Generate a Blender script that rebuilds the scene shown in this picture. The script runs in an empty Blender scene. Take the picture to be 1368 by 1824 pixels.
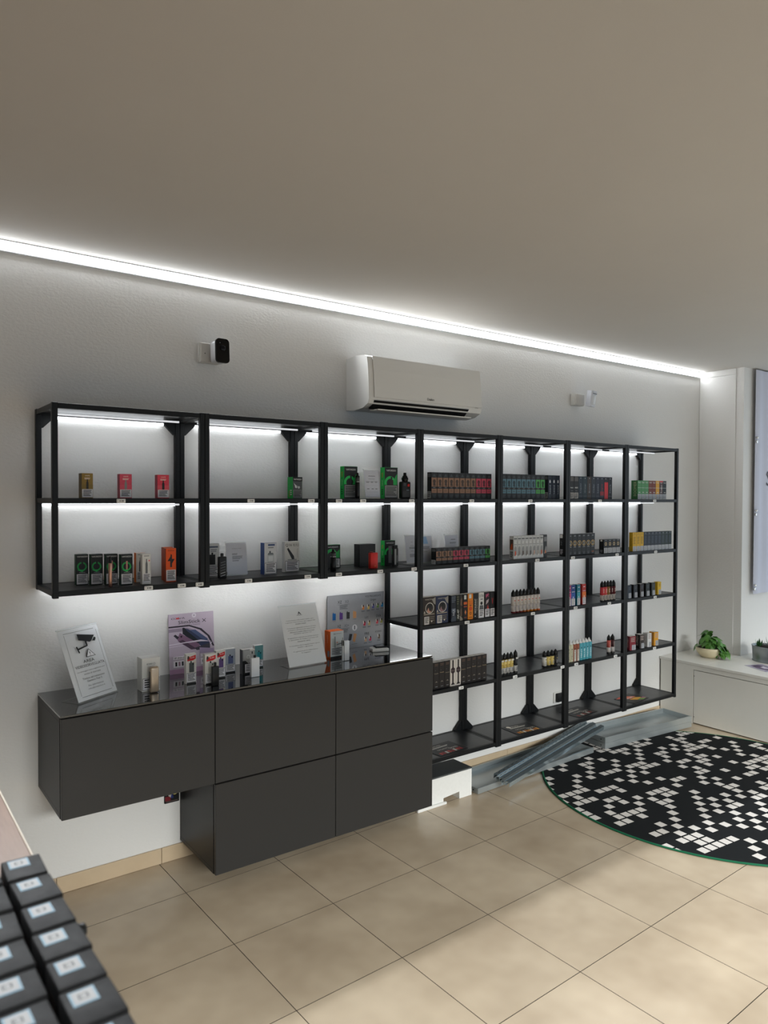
import bpy, bmesh, math, random
from mathutils import Vector, Matrix
R = math.radians
random.seed(7)
SC = bpy.context.scene
COL = SC.collection

# ---------------------------------------------------------------- camera, light, exposure
CAM_H = 1.6542
cam_d = bpy.data.cameras.new('camera'); cam = bpy.data.objects.new('camera', cam_d); COL.objects.link(cam)
cam_d.sensor_fit = 'HORIZONTAL'; cam_d.sensor_width = 36.0; cam_d.lens = 1297.21 * 36 / 1368
cam_d.clip_start = .02
_fw = Vector((0.59243024, 0.80535737, -0.02063763)); _rt = Vector((0.80556864, -0.59249092, 0.00369696)); _up = Vector((0.00925023, 0.01881522, 0.99978019))
_m = Matrix((( _rt.x, _up.x, -_fw.x, 0), (_rt.y, _up.y, -_fw.y, 0), (_rt.z, _up.z, -_fw.z, CAM_H), (0, 0, 0, 1)))
cam.matrix_world = _m
cam_d.dof.use_dof = True; cam_d.dof.focus_distance = 3.7; cam_d.dof.aperture_fstop = 5.6
SC.camera = cam
SC.view_settings.view_transform = 'Standard'; SC.view_settings.look = 'None'
SC.view_settings.gamma = 1.0; SC.view_settings.use_curve_mapping = False
SC.view_settings.exposure = 0.0
SC.cycles.use_denoising = True
SC.cycles.max_bounces = 10; SC.cycles.diffuse_bounces = 6; SC.cycles.glossy_bounces = 5
SC.cycles.transparent_max_bounces = 16
SC.cycles.caustics_reflective = False; SC.cycles.caustics_refractive = False
SC.cycles.sample_clamp_indirect = 4.0

LED_CEIL = 18.0      # ceiling cove strip
LED_RACK = 3.4       # strips under the rack shelves
LED_CEIL_W = 52.0    # light thrown into the room by the cove strip
LED_RACK_W = .21     # light of each shelf tube
W = bpy.data.worlds.new('world'); SC.world = W; W.use_nodes = True
W.node_tree.nodes['Background'].inputs[0].default_value = (.75, .86, 1.0, 1)
W.node_tree.nodes['Background'].inputs[1].default_value = .8

def area(name, loc, rot, sx, sy, power, col):
    l = bpy.data.lights.new(name, 'AREA'); l.shape = 'RECTANGLE'; l.size = sx; l.size_y = sy; l.energy = power; l.color = col
    o = bpy.data.objects.new(name, l); COL.objects.link(o); o.location = loc; o.rotation_euler = rot
    return o
def strip_light(name, loc, length, width, power, direction, spread, parent=None):
    o = area(name, loc, (0, 0, 0), length, width, power, (.93, .97, 1.0)); o.data.spread = R(spread)
    z = -Vector(direction).normalized(); x = Vector((1, 0, 0)); y = z.cross(x).normalized()
    o.rotation_euler = Matrix((x, y, z)).transposed().to_euler()
    if parent: o.parent = parent; o.location = Vector(loc) - parent.location
    return o
# skylight falling in through the street window behind the camera, and the display window at the end
def aim(o, tgt): o.rotation_euler = (Vector(tgt) - o.location).to_track_quat('-Z', 'Y').to_euler()
aim(area('daylight_street', (-4.5, -14.0, 7.6), (0, 0, 0), 20, 3.4, 11500, (1.0, .985, .96)), (3.2, .9, .2))
area('daylight_display', (6.75, .8, 1.7), (R(90), 0, R(90)), 3.2, 1.6, 14, (.86, .93, 1.0))

# ---------------------------------------------------------------- materials
def lin(h):
    if isinstance(h, str):
        v = [int(h[i:i + 2], 16) / 255 for i in (0, 2, 4)]
        return tuple(c / 12.92 if c <= .04045 else ((c + .055) / 1.055) ** 2.4 for c in v)
    return h
_M = {}
def M(col, rough=.5, metal=0.0, spec=.28, coat=0.0, emit=0.0):
    k = (col, rough, metal, spec, coat, emit)
    if k in _M: return _M[k]
    m = bpy.data.materials.new('paint_%s' % (col if isinstance(col, str) else 'rgb')); m.use_nodes = True
    b = m.node_tree.nodes['Principled BSDF']; c = lin(col)
    b.inputs['Base Color'].default_value = (*c, 1); b.inputs['Roughness'].default_value = rough
    b.inputs['Metallic'].default_value = metal; b.inputs['Specular IOR Level'].default_value = spec
    b.inputs['Coat Weight'].default_value = coat
    if emit:
        b.inputs['Emission Color'].default_value = (*c, 1); b.inputs['Emission Strength'].default_value = emit
    _M[k] = m
    return m
def noisy(name, c1, c2, scale, r1, r2, bump=0.0, bscale=80, detail=5, metal=0, stretch=(1, 1, 1), spec=.5, rscale=None, bdist=.002, objrand=0.0):
    m = bpy.data.materials.new(name); m.use_nodes = True; nt = m.node_tree; N = nt.nodes; L = nt.links
    b = N['Principled BSDF']; b.inputs['Metallic'].default_value = metal; b.inputs['Specular IOR Level'].default_value = spec
    tc = N.new('ShaderNodeNewGeometry'); mp = N.new('ShaderNodeMapping'); mp.inputs['Scale'].default_value = stretch
    L.new(tc.outputs['Position'], mp.inputs['Vector'])
    n = N.new('ShaderNodeTexNoise'); n.inputs['Scale'].default_value = scale; n.inputs['Detail'].default_value = detail; n.inputs['Roughness'].default_value = .6
    L.new(mp.outputs['Vector'], n.inputs['Vector'])
    cr = N.new('ShaderNodeValToRGB'); cr.color_ramp.elements[0].position = .22; cr.color_ramp.elements[1].position = .78
    cr.color_ramp.elements[0].color = (*lin(c1), 1); cr.color_ramp.elements[1].color = (*lin(c2), 1)
    L.new(n.outputs['Fac'], cr.inputs['Fac'])
    out = cr.outputs['Color']
    if objrand:
        oi = N.new('ShaderNodeObjectInfo'); mr = N.new('ShaderNodeMapRange'); mr.inputs['To Min'].default_value = 1 - objrand; mr.inputs['To Max'].default_value = 1 + objrand
        L.new(oi.outputs['Random'], mr.inputs['Value'])
        hs = N.new('ShaderNodeHueSaturation'); L.new(mr.outputs['Result'], hs.inputs['Value']); L.new(out, hs.inputs['Color']); out = hs.outputs['Color']
    L.new(out, b.inputs['Base Color'])
    n2 = N.new('ShaderNodeTexNoise'); n2.inputs['Scale'].default_value = rscale or scale * 1.7; n2.inputs['Detail'].default_value = 3
    L.new(mp.outputs['Vector'], n2.inputs['Vector'])
    m2 = N.new('ShaderNodeMapRange'); m2.inputs['From Min'].default_value = .15; m2.inputs['From Max'].default_value = .85
    m2.inputs['To Min'].default_value = r1; m2.inputs['To Max'].default_value = r2
    L.new(n2.outputs['Fac'], m2.inputs['Value']); L.new(m2.outputs['Result'], b.inputs['Roughness'])
    if bump:
        n3 = N.new('ShaderNodeTexNoise'); n3.inputs['Scale'].default_value = bscale; n3.inputs['Detail'].default_value = 4
        L.new(mp.outputs['Vector'], n3.inputs['Vector'])
        bp = N.new('ShaderNodeBump'); bp.inputs['Strength'].default_value = bump; bp.inputs['Distance'].default_value = bdist
        L.new(n3.outputs['Fac'], bp.inputs['Height']); L.new(bp.outputs['Normal'], b.inputs['Normal'])
    return m
MAT_WALL = noisy('white_plaster', 'd9d8d6', 'dedddb', 1.2, .75, .85, .36, 90, stretch=(.75, 1, 1.2), bdist=.0035)
MAT_CEIL = noisy('ceiling_plaster', 'c2beb9', 'c8c5c0', .9, .85, .9, .15, 5, bdist=.01)
MAT_TILE = noisy('beige_stone_tile', 'a08f79', 'c8b8a1', 2.4, .20, .26, 0, 90, detail=3, rscale=1.5, objrand=.04)
MAT_GROUT = M('4e463c', .9)
MAT_SKIRT = noisy('skirting_tile', 'bca78b', 'c8b498', 6, .3, .45, 0)
MAT_RACK = M('0f1113', .45, spec=.25)
MAT_SHELF = noisy('black_shelf_board', '1b1c1e', '202123', 6, .3, .38)
MAT_CAB = M('2f2e2d', .42, spec=.3)
MAT_CABDARK = M('151516', .4)
MAT_GLASSTOP = M('0b0c0e', .07, spec=.5, coat=1.0)
MAT_WHITE = M('e6e4df', .5)
MAT_PLASTIC = M('dcdcda', .35)
MAT_GALV = noisy('galvanised_steel', 'a6aeb0', 'c2c9cb', 3, .28, .36, metal=.72, detail=2)
MAT_GALVD = noisy('galvanised_rail', 'aebfc8', 'c8d6dc', 2, .20, .28, metal=.85, detail=1)
MAT_LED1 = M((.93, .97, 1.0), .5, emit=LED_CEIL)
MAT_LED2 = M((.92, .965, 1.0), .5, emit=LED_RACK)
MAT_TUBE = M((.92, .95, 1.0), .4, emit=.55)
MAT_PAPER = M('e9e9ec', .6)
MAT_INK = M('202124', .6)

def clear_mat(name, tint, refl):
    m = bpy.data.materials.new(name); m.use_nodes = True; nt = m.node_tree; nt.nodes.clear()
    o = nt.nodes.new('ShaderNodeOutputMaterial'); mx = nt.nodes.new('ShaderNodeMixShader'); t = nt.nodes.new('ShaderNodeBsdfTransparent'); g = nt.nodes.new('ShaderNodeBsdfGlossy')
    t.inputs[0].default_value = (*tint, 1); g.inputs['Roughness'].default_value = .03; g.inputs[0].default_value = (1, 1, 1, 1)
    fr = nt.nodes.new('ShaderNodeFresnel'); fr.inputs['IOR'].default_value = refl
    ge = nt.nodes.new('ShaderNodeNewGeometry'); mu = nt.nodes.new('ShaderNodeMath'); mu.operation = 'MULTIPLY'; iv = nt.nodes.new('ShaderNodeMath'); iv.operation = 'SUBTRACT'; iv.inputs[0].default_value = 1.0
    nt.links.new(ge.outputs['Backfacing'], iv.inputs[1]); nt.links.new(fr.outputs[0], mu.inputs[0]); nt.links.new(iv.outputs[0], mu.inputs[1])   # reflect on outer faces only: thin sheet
    nt.links.new(mu.outputs[0], mx.inputs[0]); nt.links.new(t.outputs[0], mx.inputs[1]); nt.links.new(g.outputs[0], mx.inputs[2]); nt.links.new(mx.outputs[0], o.inputs[0])
    return m
MAT_ACRYL = clear_mat('clear_acrylic', (.985, .99, .99), 1.45)
MAT_GLASS = clear_mat('window_glass', (.95, .97, .97), 1.5)

# ---------------------------------------------------------------- mesh helpers
class MB:
    def __init__(s): s.v = []; s.f = []; s.mi = []; s.mats = []; s.smooth = []
    def slot(s, m):
        if m not in s.mats: s.mats.append(m)
        return s.mats.index(m)
    def face(s, pts, m, smooth=False):
        i = len(s.v); s.v += [tuple(p) for p in pts]; s.f.append(tuple(range(i, i + len(pts)))); s.mi.append(s.slot(m)); s.smooth.append(smooth)
    def add(s, verts, faces, m, smooth=False):
        i = len(s.v); s.v += [tuple(p) for p in verts]
        for f in faces: s.f.append(tuple(i + k for k in f)); s.mi.append(s.slot(m)); s.smooth.append(smooth)
    def box(s, x0, x1, y0, y1, z0, z1, m, bev=0.0, seg=1, xf=None, mats=None):
        """mats: optional dict for faces front(-y) back right(+x) left top bottom"""
        bm = bmesh.new()
        vs = [bm.verts.new(p) for p in ((x0, y0, z0), (x1, y0, z0), (x1, y1, z0), (x0, y1, z0), (x0, y0, z1), (x1, y0, z1), (x1, y1, z1), (x0, y1, z1))]
        F = {'bottom': (3, 2, 1, 0), 'top': (4, 5, 6, 7), 'front': (0, 1, 5, 4), 'right': (1, 2, 6, 5), 'back': (2, 3, 7, 6), 'left': (3, 0, 4, 7)}
        for k, f in F.items():
            q = bm.faces.new([vs[i] for i in f]); q.material_index = s.slot((mats or {}).get(k, m))
        if bev: bmesh.ops.bevel(bm, geom=list(bm.edges), offset=bev, segments=seg, affect='EDGES', profile=.5)
        s.from_bm(bm, xf, seg > 1)
    def from_bm(s, bm, xf=None, smooth=False):
        i = len(s.v); bm.verts.index_update()
        for v in bm.verts: s.v.append(tuple(xf @ v.co) if xf else tuple(v.co))
        for f in bm.faces: s.f.append(tuple(i + v.index for v in f.verts)); s.mi.append(f.material_index); s.smooth.append(smooth)
        bm.free()
    def prism(s, poly, a0, a1, axis, m, cap=True):
        """extrude a 2D polygon along axis 'x' (poly = y,z), 'y' (x,z) or 'z' (x,y)"""
        def P(u, w, a): return {'x': (a, u, w), 'y': (u, a, w), 'z': (u, w, a)}[axis]
        n = len(poly); vs = [P(u, w, a0) for u, w in poly] + [P(u, w, a1) for u, w in poly]
        fs = [(i, (i + 1) % n, n + (i + 1) % n, n + i) for i in range(n)]
        if cap: fs += [tuple(range(n - 1, -1, -1)), tuple(range(n, 2 * n))]
        s.add(vs, fs, m)
    def lathe(s, prof, m, seg=20, c=(0, 0, 0), sx=1, sy=1, mats=None, smooth=True):
        vs = []; fs = []
        for r, z in prof:
            for k in range(seg):
                a = 2 * math.pi * k / seg; vs.append((c[0] + r * sx * math.cos(a), c[1] + r * sy * math.sin(a), c[2] + z))
        for j in range(len(prof) - 1):
            for k in range(seg): fs.append((j * seg + k, j * seg + (k + 1) % seg, (j + 1) * seg + (k + 1) % seg, (j + 1) * seg + k))
        fs.append(tuple(range(seg - 1, -1, -1))); fs.append(tuple((len(prof) - 1) * seg + k for k in range(seg)))
        s.add(vs, fs, m, smooth)
    def tube(s, pts, r, m, seg=8):
        pts = [Vector(p) for p in pts]; rings = []; n = len(pts)
        for i, p in enumerate(pts):
            t = (pts[min(i + 1, n - 1)] - pts[max(i - 1, 0)]).normalized()
            a = t.cross(Vector((0, 0, 1)) if abs(t.z) < .9 else Vector((1, 0, 0))).normalized(); b = t.cross(a)
            rr = r[i] if isinstance(r, (list, tuple)) else r
            rings.append([p + (a * math.cos(2 * math.pi * k / seg) + b * math.sin(2 * math.pi * k / seg)) * rr for k in range(seg)])
        vs = [q for g in rings for q in g]
        fs = [(j * seg + k, j * seg + (k + 1) % seg, (j + 1) * seg + (k + 1) % seg, (j + 1) * seg + k) for j in range(n - 1) for k in range(seg)]
        fs += [tuple(range(seg - 1, -1, -1)), tuple((n - 1) * seg + k for k in range(seg))]
        s.add(vs, fs, m, True)
    def build(s, name, parent=None, loc=None, rot=None, label=None):
        me = bpy.data.meshes.new(name); me.from_pydata(s.v, [], s.f)
        for m in s.mats: me.materials.append(m)
        me.polygons.foreach_set('material_index', s.mi); me.polygons.foreach_set('use_smooth', s.smooth)
        bm = bmesh.new(); bm.from_mesh(me); bmesh.ops.recalc_face_normals(bm, faces=bm.faces) if len(s.f) < 4000 else None; bm.to_mesh(me); bm.free()
        me.update()
        o = bpy.data.objects.new(name, me); COL.objects.link(o)
        if parent: o.parent = parent
        if loc: o.location = loc
        if rot: o.rotation_euler = rot
        if label: o['label'] = label
        return o
def tag(o, label, cat, group=None):
    o['label'] = label; o['category'] = cat
    if group: o['group'] = group
    return o
def struct(o, label=None):
    o['kind'] = 'structure'
    if label: o['label'] = label
    return o
def empty(name, loc, rz=0):
    o = bpy.data.objects.new(name, None); o.empty_display_size = .05; COL.objects.link(o); o.location = loc; o.rotation_euler = (0, 0, rz)
    return o

_TX = {}
def text_geo(t):
    if t in _TX: return _TX[t]
    cu = bpy.data.curves.new('t', 'FONT'); cu.body = t; cu.size = 1.0; cu.resolution_u = 2
    ob = bpy.data.objects.new('t', cu); me = bpy.data.meshes.new_from_object(ob)
    vs = [(v.co.x, v.co.y) for v in me.vertices]; fs = [tuple(p.vertices) for p in me.polygons]
    bpy.data.objects.remove(ob); bpy.data.curves.remove(cu); bpy.data.meshes.remove(me)
    if not vs: vs = [(0, 0)]
    x0 = min(v[0] for v in vs); x1 = max(v[0] for v in vs); y0 = min(v[1] for v in vs); y1 = max(v[1] for v in vs)
    w = max(x1 - x0, 1e-6); h = max(y1 - y0, 1e-6)
    _TX[t] = ([((v[0] - x0) / w, (v[1] - y0) / h) for v in vs], fs, w / h)
    return _TX[t]

def decal(name, parent, o, eu, ev, shapes, mb=None, gap=.0004, step=.00012, label=None):
    """flat print on a face: o = lower-left corner, eu / ev = full edge vectors; shapes in 0..1 coordinates
    ('r',u0,v0,u1,v1,mat) rect; ('p',pts,mat) polygon; ('e',u,v,ru,mat) disc, radius in u; ('o',u,v,r,w,mat) ring;
    ('t',text,u,v,h,mat[,width[,vertical]]) text centred at u,v, height in v; ('l',u0,v0,u1,v1,n,mat) n text lines"""
    mb2 = mb or MB(); o = Vector(o); eu = Vector(eu); ev = Vector(ev); n = eu.cross(ev).normalized(); W_, H_ = eu.length, ev.length
    asp = W_ / H_; k = [0]
    def P(u, v): return o + eu * u + ev * v + n * (gap + step * k[0])
    for sh in shapes:
        t = sh[0]
        if t == 'r':
            _, a, b, c, d, m = sh; mb2.face([P(a, b), P(c, b), P(c, d), P(a, d)], m)
        elif t == 'p': mb2.face([P(*q) for q in sh[1]], sh[2])
        elif t == 'e':
            _, u, v, r, m = sh; mb2.face([P(u + r * math.cos(i * math.pi / 10), v + r * asp * math.sin(i * math.pi / 10)) for i in range(20)], m)
        elif t == 'o':
            _, u, v, r, w, m = sh
            q = lambda i, rr: P(u + rr * math.cos(i * math.pi / 10), v + rr * asp * math.sin(i * math.pi / 10))
            mb2.add([q(i, r - w) for i in range(20)] + [q(i, r) for i in range(20)], [(i, 20 + i, 20 + (i + 1) % 20, (i + 1) % 20) for i in range(20)], m)
        elif t == 't':
            txt, u, v, h, m = sh[1:6]; vs, fs, a = text_geo(txt)
            if len(sh) > 7 and sh[7]:     # reads upwards
                hh = h; ww = sh[6]        # h = width in u, sh[6] = length in v
                mb2.add([P(u + (.5 - y) * hh, v + (x - .5) * ww) for x, y in vs], fs, m)
            else:
                ww = sh[6] if len(sh) > 6 and sh[6] else h * a / asp
                mb2.add([P(u + (x - .5) * ww, v + (y - .5) * h) for x, y in vs], fs, m)
        elif t == 'l':
            _, a, b, c, d, cnt, m = sh
            for i in range(cnt):
                y1 = d - (d - b) * i / cnt; y0 = y1 - (d - b) / cnt * .5; e = c - (c - a) * (.0, .08, .03, .25, .12)[i % 5]
                mb2.face([P(a, y0), P(e, y0), P(e, y1), P(a, y1)], m)
        k[0] += 1
    return None if mb else mb2.build(name, parent, label=label)

# ================================================================ STRUCTURE
XW0, XW1, YW, YR, ZC = -1.3, 6.45, 3.2118, -2.7, 2.652
XE, YP = 5.495, 2.855            # pillar face, niche side wall
def simple(name, *a, label=None, parent=None, bev=0):
    mb = MB(); mb.box(*a, bev=bev); return struct(mb.build(name, parent), label)
simple('wall_left', XW0 - .12, XW1 + .12, YW, YW + .12, 0, ZC, MAT_WALL)
simple('ceiling', XW0 - .12, XW1 + .12, YR - .12, YW + .12, ZC, ZC + .1, MAT_CEIL)
MAT_REAR = M('7d7a76', .8)  # unseen rear walls, toned dark to cut bounced light
simple('wall_back', XW0 - .12, XW0, YR, YW, 0, ZC, MAT_REAR)
# street wall behind the camera with its shop window
mb = MB()
for b in ((XW0, -.8, 0, ZC), (6.2, XW1, 0, ZC), (-.8, 6.2, 0, .25), (-.8, 6.2, 2.55, ZC)): mb.box(b[0], b[1], YR - .12, YR, b[2], b[3], MAT_REAR)
struct(mb.build('wall_right'))
mb = MB()
for b in ((-.8, -.74, .25, 2.55), (6.14, 6.2, .25, 2.55), (-.8, 6.2, .25, .31), (-.8, 6.2, 2.50, 2.55), (2.67, 2.73, .25, 2.55)): mb.box(b[0], b[1], YR - .09, YR - .03, b[2], b[3], MAT_WHITE)
w1 = struct(mb.build('window_1')); mb = MB(); mb.box(-.74, 6.14, YR - .065, YR - .06, .31, 2.50, MAT_GLASS); mb.build('pane', w1)
# end wall: pillar, display window beyond the bench
pil = MB(); pil.box(XE, XW1, YP, YW, .0, ZC, MAT_WALL); pil = struct(pil.build('wall_end_pillar'))
mb = MB()
for b in ((YR, -.9, 0, ZC), (-.9, YP, 0, .449), (-.9, YP, 2.5, ZC)): mb.box(XW1, XW1 + .12, b[0], b[1], b[2], b[3], MAT_WALL)
struct(mb.build('wall_end'))
mb = MB()
for b in ((-.9, -.84, .449, 2.5), (YP - .06, YP, .449, 2.5), (-.9, YP, .449, .51), (-.9, YP, 2.44, 2.5), (.95, 1.0, .449, 2.5)): mb.box(XW1 + .02, XW1 + .08, b[0], b[1], b[2], b[3], MAT_WHITE)
w2 = struct(mb.build('window_2')); mb = MB(); mb.box(XW1 + .045, XW1 + .05, -.84, YP - .06, .51, 2.44, MAT_GLASS); mb.build('pane', w2)
# cladding board on the pillar face, with its dark shadow gap
mb = MB(); mb.box(XE - .006, XE, 2.915, YW - .003, .449, 2.598, MAT_WALL, bev=.001); struct(mb.build('trim_1'), 'thin white cladding board on the pillar face')
mb = MB(); mb.box(XE - .006, XE, 2.915, YW - .05, 2.606, ZC - .003, MAT_WALL, bev=.001); struct(mb.build('trim_2'), 'short white closing strip above the pillar board')

# floor of separate tiles
TS, TX0, TY0, TR = .441, 1.1064, 3.3470, .030758
fl = MB(); fl.box(XW0 - .12, XW1 + .12, YR - .12, YW + .12, -.12, -.004, MAT_GROUT); floor = struct(fl.build('floor'))
def clip(poly, x0, x1, y0, y1):
    def cut(P, f):
        out = []
        for i, a in enumerate(P):
            b = P[(i + 1) % len(P)]; fa, fb = f(a), f(b)
            if fa >= 0: out.append(a)
            if (fa >= 0) != (fb >= 0):
                t = fa / (fa - fb); out.append((a[0] + (b[0] - a[0]) * t, a[1] + (b[1] - a[1]) * t))
        return out
    for f in (lambda p: p[0] - x0, lambda p: x1 - p[0], lambda p: p[1] - y0, lambda p: y1 - p[1]):
        poly = cut(poly, f)
        if len(poly) < 3: return None
    return poly
c_, s_ = math.cos(TR), math.sin(TR); g = .0011
def tile_mesh(poly):
    bm = bmesh.new(); vs = [bm.verts.new((x, y, 0)) for x, y in poly]; f = bm.faces.new(vs)
    r = bmesh.ops.extrude_face_region(bm, geom=[f]); bmesh.ops.translate(bm, vec=(0, 0, -.008), verts=[e for e in r['geom'] if isinstance(e, bmesh.types.BMVert)])
    top = [e for e in bm.edges if all(abs(v.co.z) < 1e-6 for v in e.verts)]
    bmesh.ops.bevel(bm, geom=top, offset=.0004, segments=1, affect='EDGES'); bmesh.ops.recalc_face_normals(bm, faces=bm.faces)
    me = bpy.data.meshes.new('tile'); 
    for f in bm.faces: f.material_index = 0 if f.normal.z > .9 else 1
    bm.to_mesh(me); bm.free(); me.materials.append(MAT_TILE); me.materials.append(MAT_GROUT); return me
full = tile_mesh([(g, -g), (TS - g, -g), (TS - g, -TS + g), (g, -TS + g)])
for i in range(-7, 14):
    for j in range(-1, 16):
        ox, oy = TX0 + i * TS * c_ + j * TS * s_, TY0 - j * TS * c_ + i * TS * s_
        cs = [(ox + u * c_ - v * s_, oy + u * s_ + v * c_) for u, v in ((g, -g), (TS - g, -g), (TS - g, -TS + g), (g, -TS + g))]
        cl = clip(cs, XW0, XW1, YR, YW)
        if not cl: continue
        area_ = abs(sum(cl[k][0] * cl[(k + 1) % len(cl)][1] - cl[(k + 1) % len(cl)][0] * cl[k][1] for k in range(len(cl)))) / 2
        if area_ < .003: continue
        if len(cl) == 4 and abs(area_ - (TS - 2 * g) ** 2) < 1e-4:
            o = bpy.data.objects.new('tile', full); o.location = (ox, oy, 0); o.rotation_euler = (0, 0, TR)
        else:
            o = bpy.data.objects.new('tile', tile_mesh([(x - ox, y - oy) for x, y in cl])); o.location = (ox, oy, 0)
        COL.objects.link(o); o.parent = floor
# tiled skirting along the shelf wall
sk = MB(); sk.box(XW0, 4.977, YW - .003, YW, 0, .066, MAT_GROUT); sk = struct(sk.build('baseboard_left'))
x = 1.122 - 3 * .441
while x < 4.97:
    x1 = min(x + .439, 4.975); mb = MB(); mb.box(max(x, XW0), x1, YW - .011, YW - .002, .001, .07, MAT_SKIRT, bev=.0012); mb.build('tile', sk); x += .441

# ceiling strip light in the corner of wall and ceiling
r = empty('ceiling_light_strip', (2.1, YW - .02, 2.61)); tag(r, 'long glowing white strip light running along the corner of wall and ceiling', 'light')
def rel(root): return Matrix.Translation(-Vector(root.location))
def part(root, name, fn, label=None):
    mb = MB(); fn(mb); l = root.location; mb.v = [(a - l[0], b - l[1], c - l[2]) for a, b, c in mb.v]; return mb.build(name, root, label=label)
y_ = YW
part(r, 'diffuser', lambda m: m.prism([(y_ - .010, 2.617), (y_ - .009, 2.619), (y_ - .024, 2.646), (y_ - .026, 2.644)], XW0 + .02, 5.482, 'x', MAT_LED1), 'glowing white diffuser')
part(r, 'profile', lambda m: ((m.box(XW0 + .02, 5.484, y_ - .031, y_ - .0275, ZC - .004, ZC - .001, M('8d8f92', .4, .5)), m.box(XW0 + .02, 5.484, y_ - .0105, y_ - .001, 2.612, 2.6165, M('c4c6c8', .4)))), 'slim grey aluminium edge')

strip_light('strip_light', (1.95, y_ - .034, 2.622), 6.4, .02, LED_CEIL_W, (0, -.72, -.70), 84, r)

# ================================================================ WINDOW BENCH, BANNER
XB = 4.977
r = empty('window_bench', (5.6, 1.2, 0)); tag(r, 'low white built-in bench below the display window at the end of the shop', 'bench')
MB_ = noisy('bench_white', 'd6d4cd', 'dedcd5', 3, .35, .45)
part(r, 'bench_top', lambda m: m.box(XB - .004, XW1 - .005, YR + .01, YP - .004, .43, .449, MB_, bev=.0015))
part(r, 'bench_top', lambda m: m.box(XB - .004, XE - .012, YP - .004, YW - .004, .43, .449, MB_, bev=.0015))
part(r, 'fixed_panel', lambda m: (m.box(XB, XB + .018, 2.9345, YW - .014, .002, .43, MB_), m.box(XB, XB + .018, YR + .01, 2.9345, .398, .43, MB_)))
part(r, 'access_panel', lambda m: m.box(XB + .001, XB + .018, 1.65, 2.9295, .008, .3935, MB_, bev=.001))
part(r, 'access_panel', lambda m: m.box(XB + .001, XB + .018, .3, 1.647, .008, .395, MB_, bev=.001))
part(r, 'carcass', lambda m: m.box(XB + .018, XB + .03, YR + .01, YW - .014, .002, .43, M('2a2a28', .8)))
for z in (.05, .35): part(r, 'screw', lambda m: m.box(XB - .001, XB + .002, 2.922, 2.927, z, z + .005, M('55544f', .4, .8)))

bn = MB(); nx = 26
for i in range(nx):
    f = lambda k: (5.615 + k * .6 / nx, YP - .03 - .006 * math.sin(k * .9) - .004 * math.sin(k * .37))
    (xa, ya), (xb, yb) = f(i), f(i + 1)
    MBN = M('c6c8d6', .7)
    bn.face([(xa, ya, .918), (xb, yb, .915), (xb, yb, 2.64), (xa, ya, 2.64)], MBN, True); bn.face([(xb, yb + .003, .915), (xa, ya + .003, .918), (xa, ya + .003, 2.64), (xb, yb + .003, 2.64)], MBN, True)
bn.face([(5.615, YP - .03, .918), (5.615, YP - .03, 2.64), (5.615, YP - .027, 2.64), (5.615, YP - .027, .918)], MBN)
bn = bn.build('hanging_banner', loc=None); tag(bn, 'pale lavender fabric banner with dark letters hanging beside the display window', 'banner')
decal('lettering', bn, (5.77, YP - .038, 1.71), (.3, 0, 0), (0, 0, .2), [('t', 'SV', .34, .5, .6, M('4a4d55', .6), .58)], label='dark capital letters')
for z in (2.09, 1.53, .955):
    mb = MB(); mb.lathe([(.0, 0), (.013, .001), (.013, .006), (.006, .008)], M('f2f4f6', .15, .6), 12); o = mb.build('clip', bn, (5.625, YP - .036, z), (R(90), 0, 0))
    mb = MB(); mb.lathe([(.0, 0), (.009, .001), (.009, .012), (.004, .016)], M('f2f4f6', .15, .6), 12); o = mb.build('clip', bn, (5.622, YP - .036, z + .03), (R(90), 0, 0))

# ================================================================ RUG
rg = bpy.data.materials.new('rug_weave'); rg.use_nodes = True; nt = rg.node_tree; N = nt.nodes; L = nt.links; b = N['Principled BSDF']; b.inputs['Roughness'].default_value = .95; b.inputs['Specular IOR Level'].default_value = .15
def nd(op, a, bb=None, c=None):
    n = N.new('ShaderNodeMath'); n.operation = op
    for i, v in enumerate((a, bb, c)):
        if v is None: continue
        if isinstance(v, (int, float)): n.inputs[i].default_value = v
        else: L.new(v, n.inputs[i])
    return n.outputs[0]
tc = N.new('ShaderNodeTexCoord'); sp = N.new('ShaderNodeSeparateXYZ'); L.new(tc.outputs['Object'], sp.inputs[0])
cells = []
for ax in ('X', 'Y'):
    q = nd('DIVIDE', sp.outputs[ax], .0562); fr_ = nd('FRACT', q); cells.append((nd('FLOOR', q), nd('LESS_THAN', nd('ABSOLUTE', nd('SUBTRACT', fr_, .5)), .405)))
cb = N.new('ShaderNodeCombineXYZ'); L.new(cells[0][0], cb.inputs[0]); L.new(cells[1][0], cb.inputs[1])
wn = N.new('ShaderNodeTexWhiteNoise'); wn.noise_dimensions = '3D'; cb.inputs[2].default_value = 3.7; L.new(cb.outputs[0], wn.inputs['Vector'])
par = nd('MODULO', nd('ADD', nd('ADD', cells[0][0], cells[1][0]), 1000), 2)          # checker bias keeps the squares spread out
thr = nd('ADD', .20, nd('MULTIPLY', par, .30))
mask = nd('MULTIPLY', nd('MULTIPLY', cells[0][1], cells[1][1]), nd('LESS_THAN', wn.outputs['Value'], thr))
mix = N.new('ShaderNodeMix'); mix.data_type = 'RGBA'; L.new(mask, mix.inputs['Factor']); mix.inputs[6].default_value = (*lin('17191b'), 1); mix.inputs[7].default_value = (*lin('d2cdc8'), 1)
L.new(mix.outputs[2], b.inputs['Base Color'])
no = N.new('ShaderNodeTexNoise'); no.inputs['Scale'].default_value = 900; L.new(tc.outputs['Object'], no.inputs['Vector'])
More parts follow.
